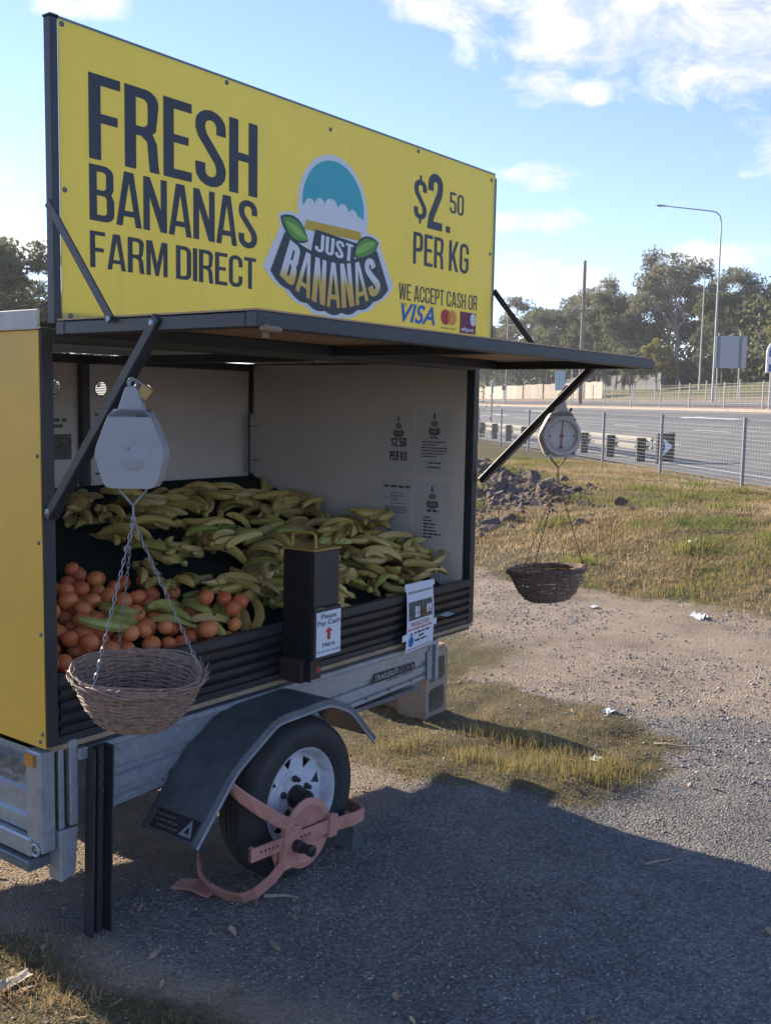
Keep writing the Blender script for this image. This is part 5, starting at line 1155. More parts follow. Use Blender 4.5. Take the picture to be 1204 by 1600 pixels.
def blades(name, X, Y, hgt, wid, tint, label, lean=.6, rng=RNG):
    n = len(X); Z = zground(X, Y)-.004; a = rng.uniform(0, 2*np.pi, n); la = rng.uniform(0, 2*np.pi, n); ll = np.abs(rng.normal(0, lean, n))
    dx, dy = np.cos(a)*wid/2, np.sin(a)*wid/2; lx, ly = np.cos(la)*ll*hgt, np.sin(la)*ll*hgt
    hz = hgt/np.sqrt(1+ll**2)
    B = np.stack([X, Y, Z], -1); D = np.stack([dx, dy, 0*dx], -1); M1 = B+np.stack([lx*.35, ly*.35, hz*.6], -1); T1 = B+np.stack([lx, ly, hz], -1)
    V = np.stack([B-D, B+D, M1+D*.75, M1-D*.75, T1], 1).reshape(-1, 3); i = np.arange(n)*5
    F = np.concatenate([np.stack([i, i+1, i+2], -1), np.stack([i, i+2, i+3], -1), np.stack([i+3, i+2, i+4], -1)])
    o = bpy.data.objects.new(name, np_mesh(name, V, F, K['blade'], {'tint': np.repeat(tint, 5)})); C.objects.link(o); return tag(o, label, 'grass', kind='stuff')
def scatter(n, x0, x1, y0, y1, maskfn, rng=RNG):
    X = rng.uniform(x0, x1, n); Y = rng.uniform(y0, y1, n); k = rng.uniform(0, 1, n) < maskfn(X, Y); return X[k], Y[k]
def bank_mask(X, Y):
    s = (X-Y-13.2)/RT2; e = X-(7.3+.24*Y)
    return grass_mask(X, Y)*(s < .75)*(e > -.4)*(.35+.65*sstep(.35, .6, fbm(X*.8, Y*.8, 41)))
X, Y = scatter(330000, 6.5, 22, -3.5, 11, bank_mask); gn = fbm(X*.55, Y*.55, 44); fine = fbm(X*2.5, Y*2.5, 45)
tint = np.clip(.30+2.2*(gn-.5)+1.3*(fine-.5)+RNG.normal(0, .22, len(X)), 0, 1)
blades('bank_grass', X, Y, RNG.uniform(.025, .075, len(X))*(.4+1.2*fine), RNG.uniform(.005, .011, len(X)), tint, 'dry and green grass covering the roadside bank', .75)
cl_ = [(12.4, 4.3, .35), (13.6, 3.2, .3), (14.9, 4.4, .4), (15.6, 6.6, .35), (11.6, 5.9, .35), (13.2, 6.8, .3), (17.0, 8.2, .4), (12.6, 2.2, .4), (9.6, 1.6, .35), (9.9, .6, .4), (10.7, 3.9, .3), (8.9, 2.6, .3), (15.5, 3.0, .35), (16.4, 4.0, .3)]
X = np.concatenate([RNG.normal(x, s*.42, 230) for x, y, s in cl_]); Y = np.concatenate([RNG.normal(y, s*.42, 230) for x, y, s in cl_])
blades('green_grass', X, Y, RNG.uniform(.06, .17, len(X)), RNG.uniform(.006, .012, len(X)), np.clip(RNG.normal(.78, .16, len(X)), 0, 1), 'fresh green grass tufts dotted over the roadside bank', .5)
def patch_mask(X, Y): return grass_mask(X, Y)*((X > 2.0) & (X < 4.6) & (Y > -1.2) & (Y < 2.6))*(.25+.75*sstep(.4, .6, fbm(X*2.2, Y*2.2, 52)))
X, Y = scatter(30000, 2.0, 4.6, -1.2, 2.6, patch_mask); gn = fbm(X*1.7, Y*1.7, 55)
blades('dry_grass', X, Y, RNG.uniform(.008, .040, len(X)), RNG.uniform(.002, .0042, len(X)), np.clip(.02+.9*(gn-.5)+.25*sstep(.4, -.4, Y)+RNG.normal(0, .15, len(X)), 0, 1), 'straw-coloured grass patch round the concrete blocks', 1.8)
cl_ = [(2.68, -.42, .16), (2.75, -.60, .12), (2.58, -.18, .14), (2.95, -.55, .12), (2.60, .1, .14), (2.85, -.25, .14), (3.0, .0, .12), (2.5, .45, .14), (3.05, .25, .14)]
X = np.concatenate([RNG.normal(x, s*.6, 230) for x, y, s in cl_]); Y = np.concatenate([RNG.normal(y, s*.6, 230) for x, y, s in cl_])
blades('tuft_grass', X, Y, RNG.uniform(.03, .11, len(X)), RNG.uniform(.0022, .0045, len(X)), np.clip(RNG.normal(.50, .25, len(X)), 0, 1), 'green-tipped grass tufts at the edge of the trailer shadow', .6)
X, Y = scatter(60000, 2.2, 9.5, -3, 4.5, lambda X, Y: np.clip(np.exp(-((X-(7.25+.24*Y))/.28)**2)*.9+.16*patch_mask(X, Y), 0, 1))
blades('straw_litter', X, Y, RNG.uniform(.010, .035, len(X)), RNG.uniform(.003, .006, len(X)), np.clip(RNG.normal(.06, .06, len(X)), 0, 1), 'flattened pale straw along the foot of the bank', 2.6)
def left_mask(X, Y): return grass_mask(X, Y)*((X < 2.2) & (Y > -1.6) & (Y < 4))*(.2+.8*sstep(.42, .62, fbm(X*2, Y*2, 62)))
X, Y = scatter(190000, -1.6, 2.2, -1.6, 4, left_mask); gn = fbm(X*1.6, Y*1.6, 65)
blades('weedy_grass', X, Y, RNG.uniform(.012, .050, len(X)), RNG.uniform(.002, .0045, len(X)), np.clip(.30+1.7*(gn-.5)+RNG.normal(0, .15, len(X)), 0, 1), 'thin weedy grass on the ground beneath and behind the trailer', 1.1)
def far_mask(X, Y): s = (X-Y-13.2)/RT2; return (s > 17.4)*1.0*((s < 19.3) | (s > 24.4))
# loose stones on the driveway
def stones(name, n, fx, r0, r1, m, label, maskfn):
    X, Y = fx(n); k = RNG.uniform(0, 1, n) < maskfn(X, Y); X, Y = X[k], Y[k]; n = len(X)
    r = r0+(r1-r0)*RNG.uniform(0, 1, n)**3; Z = zground(X, Y)+r*.15
    base = np.array([[1,0,0],[0,1,0],[-1,0,0],[0,-1,0],[0,0,.7],[0,0,-.7]]); J = RNG.uniform(.6, 1.25, (n, 6, 1))*base[None]; a = RNG.uniform(0, 6.28, n); ca, sa = np.cos(a), np.sin(a)
    V = np.stack([J[..., 0]*ca[:, None]-J[..., 1]*sa[:, None], J[..., 0]*sa[:, None]+J[..., 1]*ca[:, None], J[..., 2]], -1)*r[:, None, None]+np.stack([X, Y, Z], -1)[:, None]
    fb = np.array([[0,1,4],[1,2,4],[2,3,4],[3,0,4],[1,0,5],[2,1,5],[3,2,5],[0,3,5]]); F = (fb[None]+np.arange(n)[:, None, None]*6).reshape(-1, 3)
    o = bpy.data.objects.new(name, np_mesh(name, V.reshape(-1, 3), F, m, {'tint': np.repeat(RNG.uniform(0, 1, n), 6)})); C.objects.link(o); return tag(o, label, 'gravel', kind='stuff')
def stone_mat():
    m = bpy.data.materials.new('loose stones'); t, b = nodes_of(m); N = t.nodes.new; L = t.links.new; b.inputs['Roughness'].default_value = .9
    a = N('ShaderNodeAttribute'); a.attribute_name = 'tint'; rp = N('ShaderNodeValToRGB'); e = rp.color_ramp.elements
    e[0].color = (.14, .137, .135, 1); e[1].color = (.44, .415, .385, 1); x = e.new(.5); x.color = (.25, .24, .23, 1); x = e.new(.85); x.color = (.40, .37, .33, 1)
    L(a.outputs['Fac'], rp.inputs[0]); L(rp.outputs[0], b.inputs['Base Color']); return m
K['stone'] = stone_mat()
stones('loose_gravel', 85000, lambda n: (-.6+6.2*RNG.uniform(0, 1, n)**1.0, RNG.uniform(-2.6, 1.0, n)), 0.0024, .0075, K['stone'], 'fine loose blue-grey gravel on the driveway by the trailer', lambda X, Y: (1-.8*grass_mask(X, Y))*(1-.5*dirt_mask(X, Y)))
stones('driveway_pebbles', 34000, lambda n: (RNG.uniform(3, 9, n), RNG.uniform(-3, 4.5, n)), .004, .017, K['stone'], 'scattered pebbles on the brown dirt driveway', lambda X, Y: (1-.9*grass_mask(X, Y))*(.15+.85*sstep(.35, .65, fbm(X*1.1, Y*1.1, 71))))

# ------------------------------------------------------------------ broken rock spilling down the bank
K['rock'] = mat('dark broken rock', (.115, .084, .070), .9, var=.4, scale=9, dirt=(.30, .225, .17), dirt_amt=.7, dirt_scale=7, bump=.5, bscale=30, objrand=.3)
rock_me = []
for v_ in range(7):
    bm = bmesh.new(); bmesh.ops.create_icosphere(bm, subdivisions=2, radius=1); rr = random.Random(v_+30)
    pl = [(Vector((rr.gauss(0, 1), rr.gauss(0, 1), rr.gauss(0, 1))).normalized(), rr.uniform(.30, .62)) for _ in range(11)]
    for v in bm.verts:
        p_ = v.co.copy()
        for n_, d_ in pl:
            k = p_.dot(n_)-d_
            if k > 0: p_ -= n_*k
        p_ *= 1+.08*mnoise.noise(p_*2.5+Vector((v_*9, 0, 0))); p_.z *= .75; v.co = p_
    me = bpy.data.meshes.new('rock'); bm.to_mesh(me); bm.free(); me.materials.append(K['rock']); rock_me.append(me)
rr = random.Random(5); rocks = []
big = [(14.6, 5.3, .30), (15.9, 7.6, .42), (12.3, 5.8, .34), (13.0, 5.1, .36), (18.6, 10.0, .5), (16.8, 8.9, .42), (13.8, 7.3, .4), (15.0, 8.2, .36), (12.9, 6.7, .34), (11.9, 6.5, .30), (14.2, 6.2, .34), (17.9, 9.2, .4), (12.0, 5.1, .22)]
for x, y, s_ in big: rocks.append((x, y, s_*.62))
while len(rocks) < 300:
    t_ = rr.random()**.85; x = 11.4+8.5*t_+rr.gauss(0, 1.0); y = 5.0+6.4*t_+rr.gauss(0, 1.1); s = (x-y-13.2)/RT2
    if s > -.8 or x-(7.3+.24*y) < 1.8 or x-y > 9.3: continue
    rocks.append((x, y, min(.26, abs(rr.gauss(.10, .09))+.04)))
for k, (x, y, s_) in enumerate(rocks):
    o = bpy.data.objects.new('rock', rock_me[k % 7]); C.objects.link(o); o.location = (x, y, gz(x, y)+s_*.02); o.scale = (s_*rr.uniform(.8, 1.4), s_*rr.uniform(.8, 1.2), s_*rr.uniform(.5, 1.05)); o.rotation_euler = (rr.uniform(-.8, .8), rr.uniform(-.8, .8), rr.uniform(0, 6.28))
    rk = sorted(range(len(big)), key=lambda q: big[q][0]).index(k)+1 if k < len(big) else 0
    tag(o, 'large dark broken rock half buried in the bank, '+ordinal(rk)+' nearest the driveway' if k < len(big) else 'small dark rock among the rubble on the roadside bank', 'rock', 'large rocks on the bank' if k < len(big) else 'small rocks on the bank')

def rubble_pts(n): u = RNG.normal(0, 3.4, n); v = RNG.normal(-.9, 1.35, n); return 15.2+(u+v)/RT2, 7.6+(u-v)/RT2
K['rubble'] = mat('broken rubble', (.14, .10, .08), .95, var=.5, scale=3, dirt=(.20, .15, .12), dirt_amt=.6, dirt_scale=2)
stones('rubble', 9000, rubble_pts, .015, .09, K['rubble'], 'broken dark rubble and clods between the rocks on the bank', lambda X, Y: rubble(X, Y)*(((X-Y-13.2)/RT2) < -.3))
# ------------------------------------------------------------------ litter, sticks, dead leaves
def crumple(name, x, y, w, h, seed, label, cat, m='litter', up=.02):
    rr = random.Random(seed); mb = MB(); n = 4; vs = []
    for i in range(n+1):
        for j in range(n+1): vs.append((x+w*(i/n-.5)+rr.gauss(0, w*.05), y+h*(j/n-.5)+rr.gauss(0, h*.05), gz(x, y)+.006+abs(rr.gauss(0, up))))
    mb.add(vs, [(i*(n+1)+j, (i+1)*(n+1)+j, (i+1)*(n+1)+j+1, i*(n+1)+j+1) for i in range(n) for j in range(n)]); o = mb.build(name, K[m]); tag(o, label, cat); return o
crumple('litter', 7.30, .62, .20, .16, 1, 'crumpled white paper at the edge of the grass bank', 'litter', up=.025)
crumple('litter', 9.9, 1.66, .12, .10, 2, 'small white scrap on the grass bank', 'litter', up=.02)
crumple('litter', 3.92, -.06, .10, .06, 3, 'white paper scrap on the bare dirt driveway', 'litter', up=.008)
crumple('litter', 2.98, -.42, .08, .05, 4, 'flat white scrap beside the grass tufts', 'litter', up=.006)
crumple('litter', -.20, -.10, .10, .05, 5, 'pale dirty rag on the ground at the near corner of the trailer', 'litter', 'litter_dull', up=.006)
crumple('litter', 7.05, 1.55, .12, .06, 6, 'thin pale scrap on the dirt below the far basket', 'litter', up=.006)
def stick(pts, r, label):
    mb = MB(); P = [(x, y, gz(x, y)+.008+dz) for x, y, dz in pts]; mb.tube(P, [r*(1-.5*i/(len(P)-1)) for i in range(len(P))], 6); return tag(mb.build('stick', K['twig'], smooth=True), label, 'stick')
stick([(3.58, -.49, .0), (3.58, -.56, .008), (3.60, -.63, .004), (3.63, -.71, .010), (3.66, -.79, .0)], .009, 'long bent dry stick on the sunlit gravel')
stick([(1.96, -1.12, .0), (2.03, -1.15, .004), (2.09, -1.17, .0)], .005, 'short straight stick lying in the trailer shadow')
stick([(2.30, .05, .0), (2.33, -.0, .012), (2.36, -.04, .0)], .005, 'small twig in the shade behind the wheel')
stick([(.72, -.22, .0), (.78, -.27, .006), (.80, -.31, .0)], .007, 'small dark twig beside the wheel clamp')
leaf_me = MB().add([(0, -.03, .004), (.011, -.01, .0), (.011, .015, .004), (0, .032, .0), (-.011, .012, .002), (-.011, -.012, .006)], [(0,1,2,3,4,5)]).mesh('dead_leaf', mat('dead leaf', (.36, .25, .15), .8, var=.3, objrand=.45), False)
rr = random.Random(21)
for k in range(150):
    x, y = rr.uniform(-.4, 5.0), rr.uniform(-2.2, 1.4)
    if k >= 90: x, y = rr.uniform(-.35, .75), rr.uniform(-.75, .95)
    if k < 30: x, y = rr.uniform(2.0, 4.5), rr.uniform(-1.4, .8)
    if .75 < x < 1.9 and y > -.3: continue
    o = bpy.data.objects.new('dead_leaf', leaf_me); C.objects.link(o); o.location = (x, y, gz(x, y)+.006); o.rotation_euler = (rr.uniform(-.4, .4), rr.uniform(-.4, .4), rr.uniform(0, 6.3)); s_ = rr.uniform(.4, 1.0); o.scale = (s_, s_, s_)
    tag(o, 'dead brown leaf lying on the ground around the trailer', 'leaf', 'dead leaves around the trailer')

# ------------------------------------------------------------------ roadside fence, guard rail
def profz(s): return float(np.interp(s, PS, PZ))
def fence(label, s, ws, h, pm, pr_, wire=True, step=(.05, .075), roll=True, wr=.0022):
    x0, y0 = sw(s, ws[0]); f = tag(empty('wire_fence', (x0, y0, profz(s))), label, 'fence'); O = Vector((x0, y0, profz(s)))
    pmesh = MB().lathe([(pr_, -.1), (pr_, h), (pr_*1.15, h), (pr_*1.15, h+.02), (pr_*.5, h+.045)], 10).mesh('post', K[pm], True)
    for w in ws:
        x, y = sw(s, w); o = bpy.data.objects.new('post', pmesh); C.objects.link(o); o.parent = f; o.location = Vector((x, y, profz(s)))-O
    if not wire: return f
    L_ = (ws[1]-ws[0]); mb = MB(); nv = int(L_/step[0]); nh = int((h-.12)/step[1])
    for k in range(nh+1): z = .05+k*step[1]; mb.bar((0, 0, z), (L_, 0, z), wr*2, wr*2)
    for k in range(nv+1): x = k*step[0]; mb.bar((x, 0, .02), (x, 0, h-.06), wr*1.4, wr*1.4)
    if roll:
        for k in range(nv): x = k*step[0]; mb.bar((x, .0, h-.06), (x+step[0]/2, -.045, h), wr*2.2, wr*2.2).bar((x+step[0]/2, -.045, h), (x+step[0], 0, h-.06), wr*2.2, wr*2.2)
        mb.bar((0, -.045, h), (L_, -.045, h), wr*2, wr*2)
    me = mb.mesh('mesh_panel', K['fence_wire'])
    for a, b in zip(ws[:-1], ws[1:]):
        x, y = sw(s, a); o = bpy.data.objects.new('mesh_panel', me); C.objects.link(o); o.parent = f; o.location = Vector((x, y, profz(s)))-O; o.rotation_euler = (0, 0, R(45)); o.scale = ((b-a)/L_, 1, 1)
    return f
fence('grey rolled-top mesh fence along the near side of the road', 0, [7.1, 10.5, 13.9, 17.5, 21.0, 24.3, 27.6, 31.0, 34.4, 37.8], 1.22, 'post_grey', .032, step=(.10, .075), wr=.0014)
fence('pale post and wire fence along the kerb across the road', 17.2, [37.5, 41.6, 45.7, 49.9, 54.3, 58.5, 63.4, 68.6], 1.45, 'post_pale', .045, step=(.6, .3), roll=False, wr=.004)
fence('farther pale post and wire fence beyond the side road', 25.2, [59, 64, 69.2, 73.9, 78.7, 83.5, 88.5, 94, 100], 1.5, 'post_pale', .05, step=(.8, .4), roll=False, wr=.004)
gr_ = tag(empty('guard_rail', (*sw(1.7, 21.6), profz(1.7))), 'white double-rail guard rail with black posts behind the mesh fence', 'guard rail'); O = gr_.location.copy()
def gp_(s, w, z): x, y = sw(s, w); return Vector((x, y, profz(s)+z))-O
for k, w in enumerate([22.0, 24.2, 26.4, 28.6, 30.8, 33, 35.2, 37.4, 39.6]): MB().bar(gp_(1.36, w, -.05), gp_(1.36, w, .62), .10, .22, (1, -1, 0)).build('post', K['black_plain'], gr_)
for z in (.56, .36):
    for k in range(4):
        a, b = 21.6+k*4.6, 21.6+(k+1)*4.6-.03; mb = MB(); mb.bar(gp_(1.50, a, z), gp_(1.50, b, z), .04, .13); mb.bar(gp_(1.47, a, z), gp_(1.47, b, z), .03, .05); mb.build('rail', K['rail_white'], gr_)
mk = tag(empty('end_marker', (*sw(1.7, 20.9), profz(1.7))), 'black end marker board with white chevron closing the guard rail', 'marker'); O2 = mk.location.copy()
def mp(a, z, off): # board faces back along the road towards the camera
    x, y = sw(1.35+a, 20.9-off); return Vector((x, y, profz(1.35+a)+z))-O2
MB().add([mp(0, .06, 0), mp(.44, .06, 0), mp(.44, .76, 0), mp(0, .76, 0), mp(0, .06, -.05), mp(.44, .06, -.05), mp(.44, .76, -.05), mp(0, .76, -.05)], [(0,1,2,3),(7,6,5,4),(0,4,5,1),(1,5,6,2),(2,6,7,3),(3,7,4,0)]).build('board', K['black_plain'], mk)
MB().add([mp(.14, .20, .006), mp(.38, .42, .006), mp(.14, .64, .006), mp(.19, .42, .006)], [(0,1,3),(3,1,2)]).build('chevron', K['ink_white'], mk)
for a in (.04, .40): MB().bar(mp(a, -.1, -.08), mp(a, .7, -.08), .06, .06).build('post', K['rail_white'], mk)

# ------------------------------------------------------------------ street lamps, power pole, road signs
def lamp(loc, h, arm, az_, label, m='pole_grey'):
    l_ = tag(empty('street_lamp', loc, (0, 0, az_)), label, 'street lamp', 'street lamps beyond the road')
    MB().lathe([(.17, -.1), (.17, .02), (.10, .03), (.095, 1.2), (.085, 1.25), (.055, h-1.2)], 12).build('pole', K[m], l_, smooth=True)
    MB().tube([(0, 0, h-1.25), (0, 0, h-.8), (-.10, 0, h-.35), (-.38, 0, h-.08), (-.8, 0, h), (-arm, 0, h+.28)], [.055, .052, .048, .045, .042, .035], 8).build('arm', K[m], l_, smooth=True)
    mb = MB(); mb.tube([(-arm+.1, 0, h+.26), (-arm-.1, 0, h+.30), (-arm-.5, 0, h+.33), (-arm-.66, 0, h+.33)], [.06, .13, .14, .05], 10, sq=1.0); hd_ = mb.xf(Matrix.Translation((0, 0, (h+.3)*.5)) @ Matrix.Diagonal((1, 1, .5, 1))).build('lamp_head', K[m], l_, smooth=True)
    MB().lathe([(.10, 0), (.08, -.03), (0, -.04)], 12, Matrix.Translation((-arm-.36, 0, h+.255)), cap=False).build('lens', K['plastic_white'], hd_, smooth=True)
    return l_
x, y = 68.6, 22.5
x, y = 71.6, 23.4; lamp((x, y, 2.2), 13.4, 4.0, R(-53), 'tall grey street lamp with curved arm beyond the road')
lamp((98.2, 34.2, profz((98.2-34.2-13.2)/RT2)), 11.6, 2.3, R(-50), 'smaller pale street lamp partly behind the tall one', 'post_pale')
pp = tag(empty('power_pole', (80.0, 38.0, profz(20.4)-.1)), 'bare timber power pole rising above the trees', 'power pole')
MB().lathe([(.19, 0), (.17, 6), (.13, 12.3), (.0, 12.35)], 12, cap=False).build('pole', K['timber'], pp, smooth=True)
MB().bar((-.9, .6, 8.1), (.9, -.6, 8.1), .1, .1).build('crossarm', K['timber'], pp)
for k in (-.8, -.3, .3, .8): MB().lathe([(.03, 8.15), (.05, 8.2), (.05, 8.28), (.0, 8.3)], 8, Matrix.Translation((k, -k*.667, 0)), cap=False).build('insulator', K['plastic_white'], pp, smooth=True)
for j, k in enumerate((-.8, -.3, .3, .8)):
    a = Vector((80.0+k, 38-k*.667, profz(20.4)+8.15)); b = Vector((112, 108, 10.2-.35*j)); pts = [a.lerp(b, t_)-Vector((0, 0, 2.2*4*t_*(1-t_)*.5)) for t_ in np.linspace(0, 1, 14)]
    tag(MB().tube([p_ for p_ in pts], .022, 5).build('power_line', K['nut'], smooth=True), ('topmost', 'second', 'third', 'lowest')[j]+' power line running from the timber pole behind the sign', 'power line')
# grey back of a big direction sign on two posts
sb = tag(empty('road_sign', (69.9, 21.6, 2.2)), 'grey back of a large road sign on two thin posts', 'road sign'); ax_ = Vector((.602, -.798, 0))
for k in (-.95, .55): MB().lathe([(.05, -.2), (.05, 4.75)], 8, Matrix.Translation(ax_*k)).build('post', K['post_pale'], sb, smooth=True)
P0 = ax_*-1.15; 
for j, (z0, z1) in enumerate(((2.35, 3.05), (3.06, 3.72), (3.73, 4.55))): MB().bar(P0+Vector((-.06, -.05, (z0+z1)/2)), P0+ax_*2.15+Vector((-.06, -.05, (z0+z1)/2)), .03, z1-z0).build('panel', K['sign_back'], sb)
for k in (-.95, .55): MB().bar(ax_*k+Vector((-.10, -.08, 2.36)), ax_*k+Vector((-.10, -.08, 4.6)), .16, .05, (.8, .6, 0)).build('rib', K['galv_dark'], sb)
# blue information sign with rounded top
bs = tag(empty('information_sign', (52.35, 13.9, 1.75)), 'blue information sign with white rounded border at the road edge', 'information sign'); axb = Vector((.66, -.75, 0)); nb_ = Vector((-.75, -.66, 0))
def bsf(off): return lambda a, z: axb*a+nb_*off+Vector((0, 0, z))
outl = [(0, 1.9), (2.4, 1.9), (2.4, 2.9)]+arc(1.6, 2.9, .8, .75, 0, 90, 8)+arc(.8, 2.9, .8, .75, 90, 180, 8)
inn = [(.12, 1.95), (2.28, 1.95), (2.28, 2.88)]+arc(1.6, 2.9, .68, .63, 0, 90, 8)+arc(.8, 2.9, .68, .63, 90, 180, 8)
MB().prism(outl, bsf(0), bsf(.08)).build('border', K['ink_white'], bs); MB().flat([inn], bsf(.083)).build('panel', K['sign_blue'], bs)
MB().flat([[(.12, 2.32), (2.28, 2.32), (2.28, 2.70), (.12, 2.70)]], bsf(.087)).build('panel_band', K['ink_white'], bs); MB().flat([ell(.45, 2.13, .16, .15, 16)], bsf(.087)).build('emblem', K['ink_teal'], bs)
mb = MB(); dashes(mb, .45, 1.9, 2.54, .09, bsf(.091), 5); dashes(mb, .5, 1.7, 2.38, .09, bsf(.091), 6); mb.build('lettering', K['ink_grey'], bs)
MB().flat([[(.55, 2.82), (1.85, 2.82), (1.85, 3.25), (.55, 3.25)], [(.7, 2.92), (1.7, 2.92), (1.7, 3.12), (.7, 3.12)]], bsf(.087)).build('emblem', K['ink_white'], bs)
for a in (.3, 2.1): MB().lathe([(.055, -.2), (.055, 1.92)], 8, Matrix.Translation(axb*a+nb_*.0)).build('post', K['post_pale'], bs, smooth=True)
# small pale panel on a post, white marker post, tiny sign by the verge
ss = tag(empty('small_sign', (78.6, 38.6, 1.75)), 'pale blue-grey sign panel beside the paling fence', 'road sign'); MB().lathe([(.05, -.2), (.05, 3.3)], 8, Matrix.Translation((.25, -.33, 0))).build('post', K['post_pale'], ss, smooth=True)
MB().bar((-.35, .46, 1.3), (-.35, .46, 3.0), .85, .04, (.8, .6, 0)).build('panel', mat('pale blue sheet', (.34, .44, .50), .5), ss)
mp_ = tag(empty('marker_post', (35.9, 20.2, .40)), 'slim white-topped marker post beside the sapling', 'post'); MB().lathe([(.035, -.1), (.035, 2.35)], 8).build('post', K['post_grey'], mp_, smooth=True); MB().bar((0.02, 0, 1.85), (.02, 0, 2.42), .10, .03, (.8, .6, 0)).build('cap', K['ink_white'], mp_)
ts = tag(empty('small_sign', (101, 58.0, 2.2)), 'tiny road sign on a post before the paling fence', 'road sign'); MB().lathe([(.04, -.2), (.04, 1.6)], 8).build('post', K['post_pale'], ts, smooth=True); MB().bar((-.05, -.04, 1.2), (-.05, -.04, 1.75), .5, .03, (.8, .6, 0)).build('panel', K['rust'], ts)
gp2 = tag(empty('light_pole', (92.0, 52.5, 2.1)), 'slim grey pole standing before the paling fence', 'pole'); MB().lathe([(.07, -.2), (.05, 9)], 8).build('pole', K['pole_grey'], gp2, smooth=True)

# ------------------------------------------------------------------ paling fence, plank by plank
pf = tag(empty('paling_fence', (*sw(29, 101.9), 2.5)), 'weathered timber paling fence across the road in front of the trees', 'fence'); O = pf.location.copy()
w = 101.9; k = 0; rr = random.Random(4)
plank = {}
def pl_me(h_, dk): 
    if (h_, dk) not in plank: plank[(h_, dk)] = MB().box(0, -.02, 0, 1, .02, h_).mesh('plank', K['timber'] if dk else K['paling'])
    return plank[(h_, dk)]
while w < 172:
    dk = (k % 4 == 3); wd = rr.uniform(1.55, 1.85)*(1+(w-100)/45)*(.45 if dk else 1); 
    o = bpy.data.objects.new('plank', pl_me(rr.choice((1.85, 1.9, 1.95)), dk)); C.objects.link(o); o.parent = pf; x, y = sw(29+(.12 if dk else 0), w); o.location = Vector((x, y, profz(29)-.1))-O; o.rotation_euler = (0, 0, R(45)); o.scale = (wd-.05, 1, 1); w += wd; k += 1
ds = tag(empty('dark_fence', (*sw(36, 80), profz(36)-.2)), 'long dark sheet fence under the trees behind the road', 'fence'); O = ds.location.copy()
for k in range(16):
    a, b = 108+k*4.0, 108+(k+1)*4.0-.06; x0, y0 = sw(38, a); x1, y1 = sw(38, b); z = profz(38)-.3
    MB().bar(Vector((x0, y0, z+1.05))-O, Vector((x1, y1, z+1.05))-O, .05, 2.1+.15*math.sin(k*2.1)).build('panel', K['darkshed'], ds)

# ------------------------------------------------------------------ trees
def leaf_mat(name, c0, c1):
    m = bpy.data.materials.new(name); t, b = nodes_of(m); N = t.nodes.new; L = t.links.new; b.inputs['Roughness'].default_value = .6; b.inputs['Specular IOR Level'].default_value = .3
    a = N('ShaderNodeAttribute'); a.attribute_name = 'tint'; oi = N('ShaderNodeObjectInfo')
    mx = N('ShaderNodeMix'); mx.data_type = 'RGBA'; L(a.outputs['Fac'], mx.inputs[0]); mx.inputs[6].default_value = (*c0, 1); mx.inputs[7].default_value = (*c1, 1)
    mr = N('ShaderNodeMapRange'); mr.inputs[3].default_value = .75; mr.inputs[4].default_value = 1.25; L(oi.outputs['Random'], mr.inputs[0])
    sc = N('ShaderNodeVectorMath'); sc.operation = 'SCALE'; L(mx.outputs[2], sc.inputs[0]); L(mr.outputs[0], sc.inputs['Scale']); L(sc.outputs[0], b.inputs['Base Color'])
    tr = N('ShaderNodeBsdfTranslucent'); L(sc.outputs[0], tr.inputs[0]); ms = N('ShaderNodeMixShader'); ms.inputs[0].default_value = .45; L(b.outputs[0], ms.inputs[1]); L(tr.outputs[0], ms.inputs[2]); L(ms.outputs[0], t.nodes['Material Output'].inputs[0]); return m
K['leaf_g'] = leaf_mat('grey-green gum leaves', (.125, .13, .08), (.26, .25, .155)); K['leaf_d'] = leaf_mat('dark leaves', (.085, .10, .05), (.19, .20, .10)); K['leaf_y'] = leaf_mat('olive leaves', (.19, .18, .055), (.34, .30, .09))
K['bark'] = mat('pale gum bark', (.34, .29, .25), .85, var=.25, scale=3, dirt=(.14, .11, .09), dirt_amt=.6, dirt_scale=2)
K['bark_d'] = mat('dark bark', (.10, .08, .065), .9, var=.3, scale=3)
